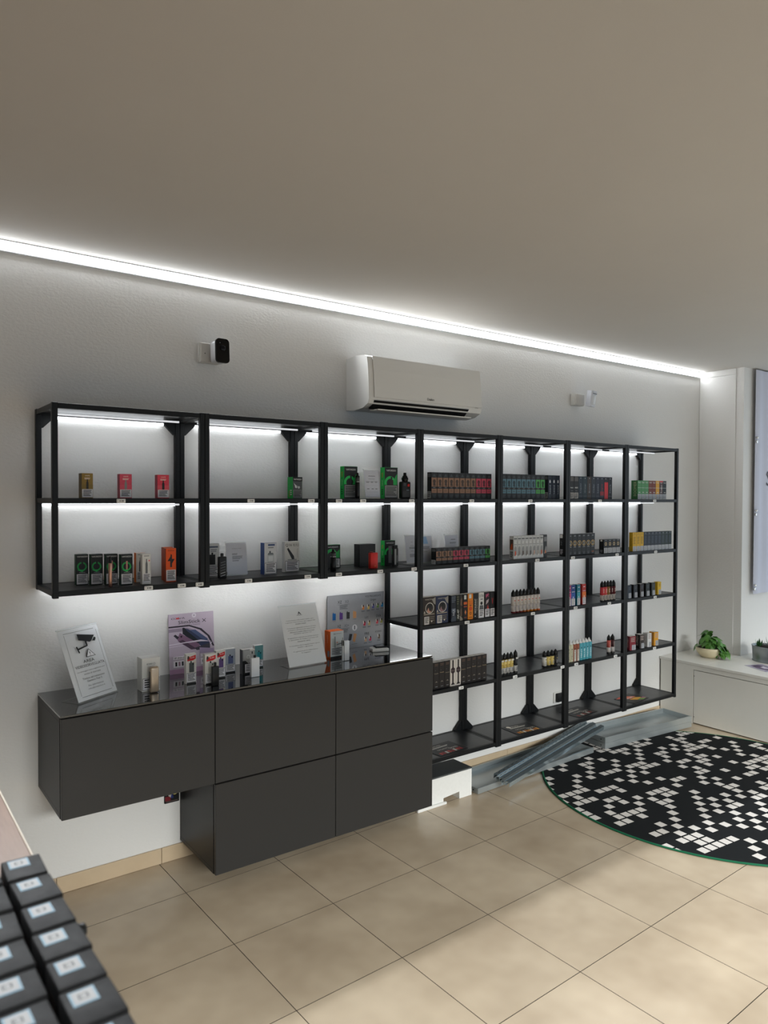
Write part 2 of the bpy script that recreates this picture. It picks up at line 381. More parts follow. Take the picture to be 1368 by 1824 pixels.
bp = N.new('ShaderNodeBump'); bp.inputs['Strength'].default_value = .4; bp.inputs['Distance'].default_value = .001; L.new(no.outputs['Fac'], bp.inputs['Height']); L.new(bp.outputs['Normal'], b.inputs['Normal'])
RR = .955
mb = MB(); mb.lathe([(0.001, 0), (RR, 0), (RR, .006), (RR - .004, .007), (.001, .007)], rg, 96, smooth=False)
rug = mb.build('round_rug', None, (4.005, 2.238, .0005), (0, 0, R(-5))); tag(rug, 'round black rug scattered with pale squares and edged in green', 'rug')
mb = MB(); tor = [(RR + .006 * math.cos(a), .0045 + .0045 * math.sin(a)) for a in [k * math.pi / 4 for k in range(8)]]
seg = 96; vs = [(rr * math.cos(2 * math.pi * k / seg), rr * math.sin(2 * math.pi * k / seg), z) for k in range(seg) for rr, z in tor]
mb.add(vs, [(k * 8 + j, k * 8 + (j + 1) % 8, ((k + 1) % seg) * 8 + (j + 1) % 8, ((k + 1) % seg) * 8 + j) for k in range(seg) for j in range(8)], M('0c5a3c', .8), True)
mb.build('binding', rug, label='dark green stitched edge')

# ================================================================ RACK OF SEVEN BAYS
XS = [.608, 1.202, 1.786, 2.364, 2.940, 3.520, 4.105, 4.700]     # bay boundaries
YF0, YB1 = 2.898, 3.206                                             # front of the front posts, back of the back posts
LEV = {'top': 2.0, 'mid': 1.645, '3': 1.297, '4': .987, '5': .637, 'bot': .275}
PW = .0205
ORD = ['first', 'second', 'third', 'fourth', 'fifth', 'sixth', 'seventh']
TAGS = {0: [('mid', .42), ('3', .60), ('3', .83), ('3', .96)], 1: [('mid', .36), ('mid', .88), ('3', .34), ('3', .85)],
        2: [('mid', .14), ('mid', .38), ('mid', .90), ('3', .14), ('3', .56), ('3', .93)], 3: [('mid', .62), ('3', .55), ('4', .57), ('5', .50)],
        4: [('mid', .42), ('3', .53), ('4', .47), ('5', .22), ('5', .93)], 5: [('mid', .52), ('3', .08), ('3', .83), ('4', .13), ('4', .70), ('5', .15), ('5', .82)],
        6: [('mid', .52), ('3', .55), ('4', .55), ('5', .55)]}
for k in range(7):
    x0, x1 = XS[k] + .0004, XS[k + 1] - .0004
    levels = ['top', 'mid', '3'] + (['4', '5', 'bot'] if k >= 3 else [])
    zb = LEV[levels[-1]] - .022
    r = empty('shelf_rack', ((x0 + x1) / 2, 3.05, zb - .004))
    tag(r, '%s black metal shelf rack bay from the left, %s' % (ORD[k], 'wall hung above the dark cabinets' if k < 3 else 'full height with five open shelves'), 'shelf rack', 'black rack bays along the wall')
    for px in (x0, x1 - PW):
        part(r, 'post', lambda m: (m.box(px, px + PW, YF0, YF0 + .022, zb, 2.002, MAT_RACK, bev=.0015), m.box(px, px + PW, YF0 - .001, YF0 + .023, zb - .004, zb + .018, MAT_RACK, bev=.001)))
        part(r, 'post', lambda m: m.box(px, px + PW, YB1 - .026, YB1, zb, 2.002, MAT_RACK, bev=.0015))
    for lv in levels:
        z = LEV[lv]
        part(r, 'front_rail', lambda m: m.box(x0 + PW, x1 - PW, YF0 + .001, YF0 + .018, z - .02, z, MAT_RACK, bev=.001))
        part(r, 'back_rail', lambda m: m.box(x0 + PW, x1 - PW, YB1 - .022, YB1 - .002, z - .022, z, MAT_RACK, bev=.001))
        for px in (x0 + .001, x1 - .019):
            part(r, 'side_rail', lambda m: m.box(px, px + .018, YF0 + .023, YB1 - .027, z - .02, z - .0005, MAT_RACK, bev=.001))
        part(r, 'shelf_board', lambda m: m.box(x0 + .020, x1 - .020, YF0 + .0185, YB1 - .0225, z - .012, z - .0008, MAT_SHELF))
    # corner gussets against the wall
    def gus(px, sgn, z, up):
        h = .05
        return lambda m: m.prism([(px, z), (px + sgn * h, z), (px + sgn * h, z + up * .006), (px + sgn * .006, z + up * h), (px, z + up * h)], YB1 - .022, YB1 - .004, 'y', MAT_RACK)
    part(r, 'gusset', gus(x0 + PW, 1, LEV['top'] - .022, -1)); part(r, 'gusset', gus(x1 - PW, -1, LEV['top'] - .022, -1))
    if k >= 3:
        part(r, 'gusset', gus(x0 + PW, 1, LEV['bot'], 1)); part(r, 'gusset', gus(x1 - PW, -1, LEV['bot'], 1))
    # light strips under the shelves, against the wall between the back posts
    for lv in (['top', 'mid', '3'] + (['4'] if k >= 3 else [])):
        z = LEV[lv] - .0225 if lv in ('top', 'mid') else LEV[lv] - .0225
        a, b_ = (x0 + PW + .052, x1 - PW - .052) if lv == 'top' else (x0 + PW + .001, x1 - PW - .001)
        part(r, 'light_strip', lambda m: m.box(a, b_, YB1 - .018, YB1 - .006, z - (.012 if lv in ('top', 'mid') else .008), z, MAT_LED2), 'glowing white light strip')
        part(r, 'light_tube', lambda m: m.box(x0 + .032, x1 - .05, 3.056, 3.064, z - .008, z - .0005 + (.0105 if lv in ('3', '4') else 0), MAT_TUBE, bev=.001), 'slim white light tube')
        strip_light('shelf_light', ((x0 + x1) / 2, 3.066, z - .012), x1 - x0 - .1, .008, LED_RACK_W * (1 if lv in ('top', 'mid') else 1.5 if k < 3 else .95), (0, .62, -.78), 130, r)
    for lv, u in TAGS[k]:
        cx = x0 + u * (x1 - x0); z = LEV[lv] - .010
        mb = MB(); mb.box(-.017, .017, -.003, 0, -.008, .008, M('e8e8e6', .3), bev=.0025, seg=2)
        for dx in (-.006, .001, .006): mb.box(dx, dx + .004, -.0034, -.003, -.003, .003, M('77787a', .5))
        t = mb.build('price_tag', r); t.location = (cx - r.location.x, YF0 + .001 - r.location.y, z - r.location.z); t['label'] = 'small white price tag'

# ================================================================ HANGING CABINETS
CX = [.6137, 1.2085, 1.7975, 2.3800]; CF = 2.8105; ZT, ZM, ZB = .851, .4665, .083
CABL = {(0, 1): 'leftmost dark grey wall cabinet, hanging alone with open wall below it', (1, 1): 'dark grey cabinet in the middle of the upper row below the leaning notice',
        (2, 1): 'dark grey upper cabinet at the right end below the silver poster', (1, 0): 'dark grey lower cabinet at the left of the bottom pair', (2, 0): 'dark grey lower cabinet at the right, next to the white box'}
for (i, up), lab in CABL.items():
    x0, x1 = CX[i] + .0005, CX[i + 1] - .0005; z0, z1 = (ZM + .001, ZT - .0085) if up else (ZB, ZM - .001)
    r = empty('wall_cabinet', ((x0 + x1) / 2, 3.0, z0)); tag(r, lab, 'cabinet', 'dark grey hanging cabinets')
    part(r, 'side_panel', lambda m: m.box(x0, x0 + .018, CF + .022, YW - .002, z0 + .018, z1 - .018, MAT_CABDARK, bev=.0006))
    part(r, 'side_panel', lambda m: m.box(x1 - .018, x1, CF + .022, YW - .002, z0 + .018, z1 - .018, MAT_CABDARK, bev=.0006))
    part(r, 'bottom_panel', lambda m: m.box(x0, x1, CF + .022, YW - .002, z0, z0 + .0175, MAT_CABDARK, bev=.0006))
    part(r, 'top_panel', lambda m: m.box(x0, x1, CF + .022, YW - .002, z1 - .0175, z1, MAT_CABDARK, bev=.0006))
    part(r, 'door', lambda m: m.box(x0 + .001, x1 - .001, CF, CF + .018, z0 + .001, z1 - (.003 if up else .003), MAT_CAB, bev=.0012), 'flat handleless grey door')
mb = MB(); mb.box(CX[0], CX[3], CF + .006, YW - .003, ZT - .008, ZT, MAT_GLASSTOP, bev=.0008)
tag(mb.build('glass_worktop'), 'glossy black glass top running over the row of grey cabinets', 'worktop')

# ================================================================ PRINTED CARTONS
WL = M('dcdce0', .55); INK = M('2a2b2e', .6); GREYT = M('8c8d90', .6)
def warn(u0, v0, u1, v1, n=5, frame=True):
    """health-warning panel"""
    out = []
    if frame: out.append(('r', u0, v0, u1, v1, M('1d1d1f', .6)))
    e = .02 if frame else 0
    out += [('r', u0 + e, v0 + e * .6, u1 - e, v1 - e * .6, WL), ('l', u0 + (u1 - u0) * .12, v0 + (v1 - v0) * .12, u1 - (u1 - u0) * .1, v1 - (v1 - v0) * .1, n, INK)]
    return out
def carton(name, label, cat, x0, x1, y, z, h, d, front, side=None, top=None, prints=(), warnp=None, side_prints=None, group=None, rz=0.0, gap=.0006, pname='front_print'):
    side = side or front; top = top or side  # pale tops on dark cartons hold the shelf light in their colour
    w = x1 - x0; mb = MB(); y = max(y, YF0 + .012) if z in LEV.values() else y
    mb.box(-w / 2, w / 2, -d / 2, d / 2, 0, h, front, bev=.0007, mats={'left': side, 'right': side, 'top': top, 'back': side, 'bottom': side})
    o = mb.build(name, None, ((x0 + x1) / 2, y + d / 2, z + gap), (0, 0, rz)); tag(o, label, cat, group)
    if prints: decal(pname, o, (-w / 2, -d / 2, 0), (w, 0, 0), (0, 0, h), prints)
    if warnp: decal('warning_label', o, (-w / 2, -d / 2, 0), (w, 0, 0), (0, 0, h), warnp, gap=.0008, label='white health warning panel')
    if side_prints: decal('side_print', o, (-w / 2, d / 2, 0), (0, -d, 0), (0, 0, h), side_prints)
    return o
mid, t3, t4, t5, zc = LEV['mid'], LEV['3'], LEV['4'], LEV['5'], ZT
G1 = M('16a34a', .4); G2 = M('1fc95a', .4); BK = M('17181a', .4); BK2 = M('222427', .45); WH = M('e4e4e2', .5); RED = M('c8242c', .45); ORG = M('e2571a', .45)

# --- first bay, middle shelf
def slim(x0, x1, lab, c1, c2, dark, d):
    carton('slim_carton', lab, 'carton', x0, x1, 2.945, mid, .096, d, c1, c2, c2,
           [('r', .0, .36, 1, .55, M(dark[0], .5)), ('t', 'VAPE', .5, .9, .045, M('f0e2d8', .5), .42), ('l', .25, .74, .75, .82, 2, M('ecd8cc', .5)),
            ('p', [(.40, .37), (.60, .37), (.60, .62), (.55, .68), (.55, .76), (.45, .76), (.45, .68), (.40, .62)], M(dark[1], .4))], warn(.03, .03, .97, .36, 5, False), group='slim cartons standing on the first bay middle shelf')
slim(.723, .765, 'slim olive gold carton on the middle shelf of the first bay', M('8f7538', .4), M('5f4d25', .4), ('86703a', '2c2a24'), .044)
slim(.866, .914, 'slim pink carton with a silver pen picture between the gold and red ones', M('d34d62', .4), M('a83a4c', .4), ('d8556a', '8f8a88'), .03)
slim(1.017, 1.066, 'slim coral red carton with a black pen picture near the first back post', M('dd4356', .4), M('b03446', .4), ('e25a68', '2a2223'), .03)
# --- second bay, middle shelf
carton('device_carton', 'green and black carton alone on the middle shelf of the second bay', 'carton', 1.644, 1.694, 2.942, mid, .099, .05, M('4a4d50', .35), M('2ec75c', .4), M('3a3d40', .4),
       [('r', 0, .80, 1, 1, BK), ('t', 'VAPORESSO', .5, .89, .07, WH, .8), ('e', .35, .55, .14, M('9aa0a2', .3)), ('e', .62, .52, .12, M('aab0b2', .3)), ('p', [(.1, .72), (.3, .62), (.4, .5), (.3, .5)], M('d0d4d6', .3))],
       [('r', .04, .04, .96, .40, M('77797b', .5)), ('l', .12, .08, .9, .36, 5, INK)], [('t', 'GTX', .4, .22, .3, RED, .3, True), ('l', .5, .12, .85, .4, 3, WH)])
def vap(lab, x0, x1, y, z, h, d, warnc=None, extra=(), wrect=(.04, .04, .96, .42), group=None):
    p = [('t', 'VAPORESSO', .5, .90, .055, M('d8dadb', .4), .72), ('o', .42, .50, .42, .16, M('1fae52', .4)), ('r', .0, .0, 1, .44, M('1b1d1f', .4)), ('p', [(.62, .44), (.95, .44), (.95, .8), (.8, .7)], M('1a9a48', .4))] + list(extra)
    wp = None
    if warnc: wp = [('r', *wrect, warnc), ('l', wrect[0] + .06, wrect[1] + .04, wrect[2] - .06, wrect[3] - .04, 6, INK)]
    return carton('device_carton', lab, 'carton', x0, x1, y, z, h, d, BK, M('25d35c', .4), M('1f2022', .4), p, wp, [('t', 'VAPE', .5, .75, .35, M('d9a02a', .4), .16, True), ('l', .3, .1, .7, .3, 3, M('0f5c2c', .4)), ('t', 'TARGET', .5, .5, .3, M('b7f0c8', .4), .2, True)], group=group)
# --- third bay, middle shelf
vap('tall green and black carton at the left of the third bay middle shelf', 1.933, 2.012, 2.955, mid, .157, .035, M('7c7f80', .5), [('r', .44, .44, .56, .72, M('26282a', .3))])
carton('device_carton', 'grey and green carton half hidden behind the tall green one', 'carton', 1.985, 2.036, 2.995, mid, .156, .03, M('3a3e40', .4), M('303436', .4), WH, [('r', .55, .45, 1, .7, M('2bb864', .4)), ('p', [(.55, .75), (1, .7), (1, .55)], M('8fd8ac', .4))], warn(.5, .04, .98, .42, 5, False))
vap('tall green and black carton with a grey warning panel beside the black box mod', 2.171, 2.254, 2.948, mid, .158, .036, M('8a8c8d', .5), [('r', .40, .44, .66, .60, M('2a1818', .3)), ('r', .46, .60, .58, .7, M('1a1a1b', .3))])
# --- first bay, lower shelf: four green cartons
for k, (x0, y, lab) in enumerate(((.727, 3.054, 'leftmost of the four black cartons with a green swirl on the first bay lower shelf'), (.777, 3.031, 'second black carton with a green swirl from the left on the lower shelf'),
                                (.829, 3.008, 'black carton with a green swirl standing behind the rose gold pen'), (.875, 2.964, 'black carton with a green swirl nearest to the white cartons'))):
    carton('pen_carton', lab, 'carton', x0, x0 + .047, y, t3, .123, .026, M('1a1d1c', .4), M('163a26', .4), M('2a2d2c', .4),
           [('o', .48, .60, .40, .13, M('1c9a48', .4)), ('r', .44, .42, .58, .78, (BK, M('101112', .3), M('cf9a86', .3), M('b88878', .3))[k]), ('p', [(.1, .5), (.5, .42), (.95, .6), (.6, .5)], M('27b65a', .4)), ('t', 'VAPORESSO', .5, .925, .05, WH, .84), ('l', .25, .38, .75, .42, 1, GREYT)],
           warn(.05, .03, .95, .36, 6, False), group='black and green pen cartons on the lower shelf')
def wo(lab, x0, x1, y, side, pen):
    carton('pen_carton', lab, 'carton', x0, x1, y, t3, .122, .026, M('dcdcd8', .45), side, M('e8e6e2', .4),
           [('p', [(.36, .36), (.62, .36), (.62, .68), (.55, .76), (.55, .84), (.43, .84), (.43, .76), (.36, .68)], pen), ('l', .2, .90, .8, .95, 1, GREYT), ('e', .8, .78, .09, M('e06a72', .4)), ('r', .85, .45, .9, .7, M('b0b0ac', .4))], warn(.05, .06, .95, .36, 6, False))
wo('white carton with an orange side standing behind another white carton', .953, .990, 3.020, M('e8752e', .45), M('24282a', .4))
wo('slim white carton with a grey pen picture in front of the orange sided one', .953, .988, 2.940, M('e2e0da', .45), M('6a6d70', .4))
for lab, x0, x1, y in (('orange carton at the back of the pair by the first double post', 1.071, 1.112, 3.028), ('orange carton with a black bolt standing in front of its twin', 1.057, 1.101, 2.961)):
    carton('pen_carton', lab, 'carton', x0, x1, y, t3, .140, .026, M('e85a1c', .45), M('9a3a14', .45), M('f0783a', .4),
           [('t', 'VOOPOO', .5, .93, .035, BK, .6), ('p', [(.15, .62), (.45, .62), (.42, .45), (.85, .68), (.55, .68), (.6, .82)], BK), ('r', .42, .44, .6, .76, M('2b2522', .4)), ('r', .46, .76, .55, .82, BK)], warn(.04, .03, .96, .36, 6, False), group='orange pen cartons on the lower shelf')
# --- second bay, lower shelf
carton('pod_carton', 'grey white carton partly behind the first double post on the lower shelf', 'carton', 1.262, 1.319, 3.022, t3, .148, .036, M('b9bbbd', .45), M('5a5c60', .45), M('c9cacc', .4),
       [('r', .1, .88, .9, .93, M('4c566a', .4)), ('l', .3, .74, .8, .84, 2, M('70727a', .5)), ('r', .12, .38, .68, .68, BK), ('r', .36, .68, .5, .74, BK)], warn(.05, .03, .95, .36, 6))
carton('pod_carton', 'white carton with blue side and clear pod picture, second bay lower shelf', 'carton', 1.524, 1.587, 2.991, t3, .145, .038, M('c3c6cb', .45), M('3c5a9e', .4), M('d5d7da', .4),
       [('r', .3, .90, .85, .96, M('45567e', .4)), ('l', .3, .80, .75, .86, 1, M('77797e', .5)), ('r', .26, .38, .76, .62, M('aab0b6', .3)), ('p', [(.26, .62), (.32, .68), (.7, .68), (.76, .62)], M('6c7278', .3)), ('r', .4, .68, .52, .74, M('4c5056', .3)), ('r', .32, .42, .70, .58, M('c9ced2', .3))], warn(.04, .02, .97, .37, 6))
carton('pod_carton', 'white carton printed Q16 with a slanted pen picture at the right of the second bay', 'carton', 1.652, 1.732, 3.034, t3, .144, .027, M('c9c9c6', .5), M('dcdcd8', .5), M('e4e4e0', .5),
       [('t', 'Q16', .27, .88, .10, BK, .42), ('t', 'PRO PLUS', .76, .88, .09, M('55565a', .5), .40), ('p', [(.16, .76), (.24, .80), (.62, .52), (.66, .40), (.5, .40)], M('303236', .4)), ('p', [(.2, .74), (.34, .70), (.32, .64)], BK), ('t', 'JUSTFOG', .86, .62, .06, M('5a5b5f', .5), .3, True), ('r', .2, .385, .8, .42, M('909294', .5))], warn(.04, .02, .97, .37, 6))
# --- third bay, lower shelf
vap('green and black carton behind the black pod pen, third bay lower shelf', 1.892, 1.984, 3.066, t3, .118, .03, M('c9cbcc', .5), (), (.5, .04, .96, .40))
carton('gift_box', 'plain black square box behind the small red device', 'box', 2.085, 2.184, 3.042, t3, .115, .05, M('121315', .35), M('1a1b1d', .35), M('18191b', .35), [('r', .02, .02, .035, .98, M('2c2e31', .3)), ('e', .95, .7, .02, M('5a5c60', .3))])
vap('green and black carton behind the clear device in the third bay', 2.234, 2.303, 3.031, t3, .130, .034, None, [('r', .36, .10, .66, .78, M('6d7173', .3))])

# --- long rows of equal narrow cartons
ORDW = ['first', 'second', 'third', 'fourth', 'fifth', 'sixth', 'seventh', 'eighth', 'ninth', 'tenth', 'eleventh']
def ordl(tmpl, n):
    L_ = [tmpl(k) if callable(tmpl) else tmpl for k in range(n)]
    return [t.replace('{o}', ORDW[L_[:k].count(t)]) for k, t in enumerate(L_)]
def row(name, lab, cat, group, x0, x1, n, y, z, h, d, colf, prints, warnp=None, side=None, top=None, side_first=None, cnt0=0, jig=0.0):
    w = (x1 - x0) / n; obs = []; labs = ordl(lab, n)
    for k in range(n):
        f = colf(k) if callable(colf) else colf
        lb = labs[k]
        o = carton(name, lb, cat, x0 + k * w + .0006, x0 + (k + 1) * w - .0006, y + (random.random() - .5) * jig, z, h, d, f, side or f, top or f,
                   prints(k) if callable(prints) else prints, warnp(k) if callable(warnp) else warnp, side_first if k == 0 else None, group)
        obs.append(o)
    return obs
BROWN, PINK, BLUE, GRN = M('8c6b56', .55), M('b24458', .55), M('567886', .55), M('4c9a54', .55)
def portrait(c, dark):
    return [('p', [(.2, .84), (.5, .96), (.8, .84)], M('3c4044', .5)), ('r', .04, .46, .96, .80, c), ('e', .52, .66, .27, M(dark, .6)), ('p', [(.3, .5), (.78, .48), (.68, .62), (.34, .62)], M(dark, .6)), ('l', .3, .405, .7, .425, 1, M('9a9ca0', .5)),
            ('r', .04, .22, .96, .38, c), ('l', .25, .28, .75, .31, 1, M('4a3a34', .6)), ('p', [(.15, .17), (.85, .17), (.7, .04), (.3, .04)], M('36393c', .5))]
PR = {'b': portrait(BROWN, '4a3e38'), 'p': portrait(PINK, '5a2a34'), 'u': portrait(BLUE, '34444c'), 'g': portrait(GRN, '28482c')}
PN = {'b': 'brown', 'p': 'pink', 'u': 'blue grey', 'g': 'green'}
SIDEW = [('r', .1, .82, .9, .96, M('55575a', .5)), ('r', .1, .02, .95, .28, M('c4c4c2', .5)), ('l', .18, .05, .88, .26, 4, INK)]
seq = 'bbbbbbbbppp'
row('liquid_carton', lambda k: '{o} %s portrait carton from the left on the fourth bay middle shelf' % PN[seq[k]], 'carton', 'portrait cartons on the fourth bay middle shelf', 2.472, 2.914, 11, 2.942, mid, .140, .034, BK2, lambda k: PR[seq[k]], None, M('141516', .5), M('1c1d1f', .5), SIDEW)
seq2 = 'uuuuuuugg'
row('liquid_carton', lambda k: '{o} %s portrait carton from the left on the fifth bay middle shelf' % PN[seq2[k]], 'carton', 'portrait cartons on the fifth bay middle shelf', 2.992, 3.359, 9, 2.942, mid, .143, .034, BK2, lambda k: PR[seq2[k]], None, M('141516', .5))
NAVY = M('1e2636', .5)
row('liquid_carton', '{o} navy carton with white script from the left on the fifth bay middle shelf', 'carton', 'navy script cartons of the fifth bay', 3.386, 3.494, 3, 2.942, mid, .143, .034, NAVY,
    [('p', [(.35, .68), (.65, .68), (.65, .76), (.5, .82), (.35, .76)], M('c8ccd2', .5)), ('t', 'Lavand', .5, .40, .34, M('aab2bc', .5), .36, True), ('r', .05, .03, .95, .2, M('353c48', .5))], None, M('10141c', .5), M('2a2d33', .5), SIDEW)
C6 = ['1d1e20', '1d1e20', '1e2c38', '1f3038', '3a302c', '262c36', '202636', '242a36', '26262c', '22262c']
T6 = ['Arabic', 'ARDE', 'Liquid', 'Orange', 'Brown', 'Cedar', 'Latakia', 'Virginia', '', 'Dark']
L6 = ['black carton with white writing next to the fifth double post', 'black carton with white writing and a pale label, second in the sixth bay row', 'dark teal carton with pale script, third in the sixth bay row', 'dark teal carton with pale script, fourth in the sixth bay row', 'dark brown carton with pale script in the sixth bay middle row',
      'slate carton with pale script right of the brown one', 'dark navy carton with pale script left of the red lettered one', 'dark carton with red script beside the red fronted carton', 'dark carton with a plain red panel in the sixth bay middle row', 'dark carton at the right end of the sixth bay middle row']
def p6(k):
    if k < 2: return [('r', .1, .78, .9, .98, M('54504e', .5)), ('t', T6[k], .5, .5, .06, WH, .7), ('t', 'TOB', .5, .36, .03, GREYT, .4)]
    if k == 8: return [('r', .1, .0, .98, .76, RED), ('e', .4, .92, .06, WH)]
    return [('e', .5, .92, .07, M('b8bcc2', .5)), ('t', T6[k], .5, .48, .30, M('b83440' if k == 7 else '8a929a', .5), .4, True), ('r', .05, .12, .95, .14, M('555a62', .5))] + ([('r', .05, .16, .95, .34, M('8a2430', .5))] if k == 7 else [])
row('liquid_carton', lambda k: L6[k], 'carton', 'dark script cartons on the sixth bay middle shelf', 3.585, 4.008, 10, 2.942, mid, .142, .034, lambda k: M(C6[k], .5), p6, lambda k: [('r', .05, .02, .95, .28, M('b8b2ac', .5)), ('l', .15, .05, .85, .25, 4, INK)] if k < 2 else None)
C7 = [('4c8a58', 'green'), ('4c8a58', 'green'), ('4c8a58', 'green'), ('6e3428', 'brown red'), ('6e3428', 'brown red'), ('d09a2e', 'amber yellow'), ('4a3436', 'dark carton with red and white lettering, third from the right, and'), ('2c343a', 'slate black')]
row('liquid_carton', lambda k: ('small dark carton with red and white lettering beside the amber one in the seventh bay' if k == 6 else ('{o} small %s carton from the left on the seventh bay middle shelf' if k < 5 else 'small %s carton with a white lower label on the seventh bay middle shelf') % C7[k][1]), 'carton', 'small coloured cartons on the seventh bay middle shelf', 4.284, 4.621, 8, 2.942, mid, .127, .05, lambda k: M(C7[k][0], .5),
    lambda k: [('t', 'TNT', .5, .89, .08, M('d8d8d4', .5), .78), ('r', .02, .60, .98, .615, M('b9c0ba', .5)), ('l', .25, .32, .75, .38, 1, M('c8c8c4', .5))] + ([('r', .0, .93, 1, 1, RED), ('t', 'CHERRY', .6, .6, .3, WH, .4, True)] if k == 6 else []),
    [('r', .05, .0, .97, .28, M('b4b8be', .5)), ('l', .15, .04, .85, .25, 4, M('8a8c92', .5))], None, None, [('t', 'BOOMER', .6, .55, .42, M('c3d2a8', .5), .78, True)])
bpy.data.objects['liquid_carton'] if False else None
# lower shelf rows
seq3 = 'bbbpppuuug'
row('pod_box', lambda k: '{o} short %s portrait carton from the left on the fourth bay lower shelf' % PN[seq3[k]], 'carton', 'small portrait cartons on the fourth bay lower shelf', 2.506, 2.906, 10, 2.941, t3, .085, .04, BK2, lambda k: PR[seq3[k]], None, M('1a1b1d', .5), M('3a3c3e', .5), [('r', .15, .78, .9, .95, M('55585a', .5)), ('r', .05, .0, .95, .27, WL), ('p', [(.3, .08), (.7, .2), (.72, .22), (.32, .11)], INK)])
def p5w(k):
    c = ['d8562a', '8a8078', '5a4a44', '7a7068', '4a4442', 'c9a898', 'b8b0a8', 'c8603a'][k]
    return [('l', .1, .82, .9, .9, 1, M('44464a', .5)), ('r', .08, .62, .92, .80, M('9c9ea2', .5)), ('l', .14, .64, .86, .78, 3, WH), ('p', [(.15, .16), (.85, .16), (.8, .5), (.5, .56), (.2, .48)], M('8e9092', .5)), ('r', .35, .14, .65, .34, M(c, .5)), ('p', [(0, 0), (1, 0), (1, .10), (.7, .2), (.35, .1), (0, .16)], WH)]
row('liquid_carton', '{o} narrow white carton with a grey drawing from the left, fifth bay lower shelf', 'carton', 'white drawn cartons on the fifth bay lower shelf', 3.090, 3.345, 8, 2.938, t3, .133, .033, M('b9bbbd', .5), p5w, None, M('cfcfcc', .5), M('e2e2de', .5), [('r', .1, .4, .9, .85, M('4a3a34', .5)), ('p', [(.2, .42), (.8, .42), (.7, .7), (.4, .6)], M('d0562c', .5)), ('l', .2, .05, .9, .32, 4, INK)])
carton('liquid_carton', 'dark grey carton closing the white row on the fifth bay lower shelf', 'carton', 3.347, 3.377, 2.938, t3, .135, .033, M('33363a', .5), None, M('8a8c8e', .5), [('r', .1, .7, .9, .9, M('7c7e82', .5)), ('p', [(.1, .15), (.6, .5), (.9, .45), (.9, .2)], M('8e9092', .5)), ('r', .4, .18, .7, .3, M('c8703c', .5))])
GOLD = M('b99a5c', .35)
row('liquid_carton', '{o} tall black gold ring carton from the left on the sixth bay lower shelf', 'carton', 'gold ring cartons on the sixth bay lower shelf', 3.511, 3.815, 7, 2.926, t3, .133, .03, M('15171a', .45),
    lambda k: [('l', .3, .86, .7, .93, 2, GREYT), ('o', .5, .56, .40, .09, GOLD), ('t', '2', .5, .56, .13, M('d9d2c0', .5)), ('l', .25, .34, .75, .40, 1, GREYT), ('r', .25, .12, .75, .16, M(['7a2c2a', '4a4c50', '4a4c50', '4a4c50', '4a4c50', '4a4c50', '8a4a2a'][k], .5)), ('l', .3, .05, .7, .09, 1, GREYT)], None, None, M('d8d6d0', .5), [('r', .1, .82, .8, .98, WH), ('l', .2, .05, .9, .3, 4, WL), ('t', 'Nº', .5, .6, .3, GREYT, .2, True)])
row('pod_box', '{o} short black gold ring carton from the left by the sixth double post', 'carton', 'short gold ring cartons on the sixth bay lower shelf', 3.886, 4.056, 4, 2.912, t3, .089, .036, M('15171a', .45),
    [('o', .5, .68, .28, .07, GOLD), ('t', '2', .5, .68, .14, M('d9d2c0', .5)), ('l', .3, .88, .7, .94, 1, GREYT)], [('r', .04, .02, .97, .40, M('b0b2b6', .5)), ('l', .14, .06, .86, .36, 4, M('77797e', .5))], None, M('5a5c5e', .5), [('r', .3, .86, .7, .98, WH), ('l', .2, .05, .8, .25, 3, GREYT)])
row('liquid_carton', lambda k: ('{o} bright yellow carton from the left on the seventh bay lower shelf' if k < 3 else '{o} navy black carton from the left on the seventh bay lower shelf'), 'carton', 'yellow and navy cartons on the seventh bay lower shelf', 4.198, 4.651, 11, 2.916, t3, .126, .028, lambda k: M('c9a01e', .5) if k < 3 else M('232a36', .5) if k < 8 else M('24302f', .5),
    lambda k: [('t', 'TNT', .5, .93, .05, M('5a4a1a' if k < 3 else '9aa0a8', .5), .5), ('l', .2, .36, .8, .76, 5, M('8a7018' if k < 3 else '3c4654', .5)), ('r', .05, .86, .95, .87, M('8a7018' if k < 3 else '6a727c', .5))], [('r', .05, .0, .97, .27, M('b4b8be', .5)), ('l', .15, .03, .85, .24, 4, M('8a8c92', .5))], None, None, [('t', 'BOOMS', .5, .5, .4, M('6a5410', .5), .4, True)])
# fourth shelf level
LIT_TOP = M('d4cdc2', .5)  # carton top lightened as if lit from above
def big(x0, lab, c, c2, ringc):
    carton('art_carton', lab, 'carton', x0, x0 + .085, 2.90, t4, .146, .034, c, c2, LIT_TOP,
           [('t', 'POKKETTINO', .48, .91, .045, M('b9b2a8', .5), .62), ('p', [(.7, .9), (1, .98), (1, .7), (.85, .75)], M('8e8a84', .5)), ('o', .52, .60, .34, .045, M('c4c0b8', .5)), ('e', .5, .60, .27, M('26221f', .5)), ('p', [(.3, .5), (.42, .62), (.5, .5), (.62, .48), (.74, .58), (.6, .44), (.4, .42)], M(ringc, .5)), ('e', .54, .68, .1, M('121212', .5)),
            ('r', .06, .36, .9, .40, M('8f8578', .5)), ('p', [(.04, .42), (.2, .42), (.1, .52)], M('b0aaa0', .5)), ('l', .5, .1, .9, .3, 3, M('6a6258', .5)), ('e', .68, .12, .05, M('cfc6bc', .5))],
           [('r', .1, .02, .48, .30, M('c9c6c2', .5)), ('l', .15, .05, .44, .27, 5, INK)], group='wide picture cartons on the fourth bay')
big(2.394, 'wide dark brown picture carton with a round emblem at the left of the fourth bay', M('2e2620', .5), M('3a2f28', .5), 'b98a78')
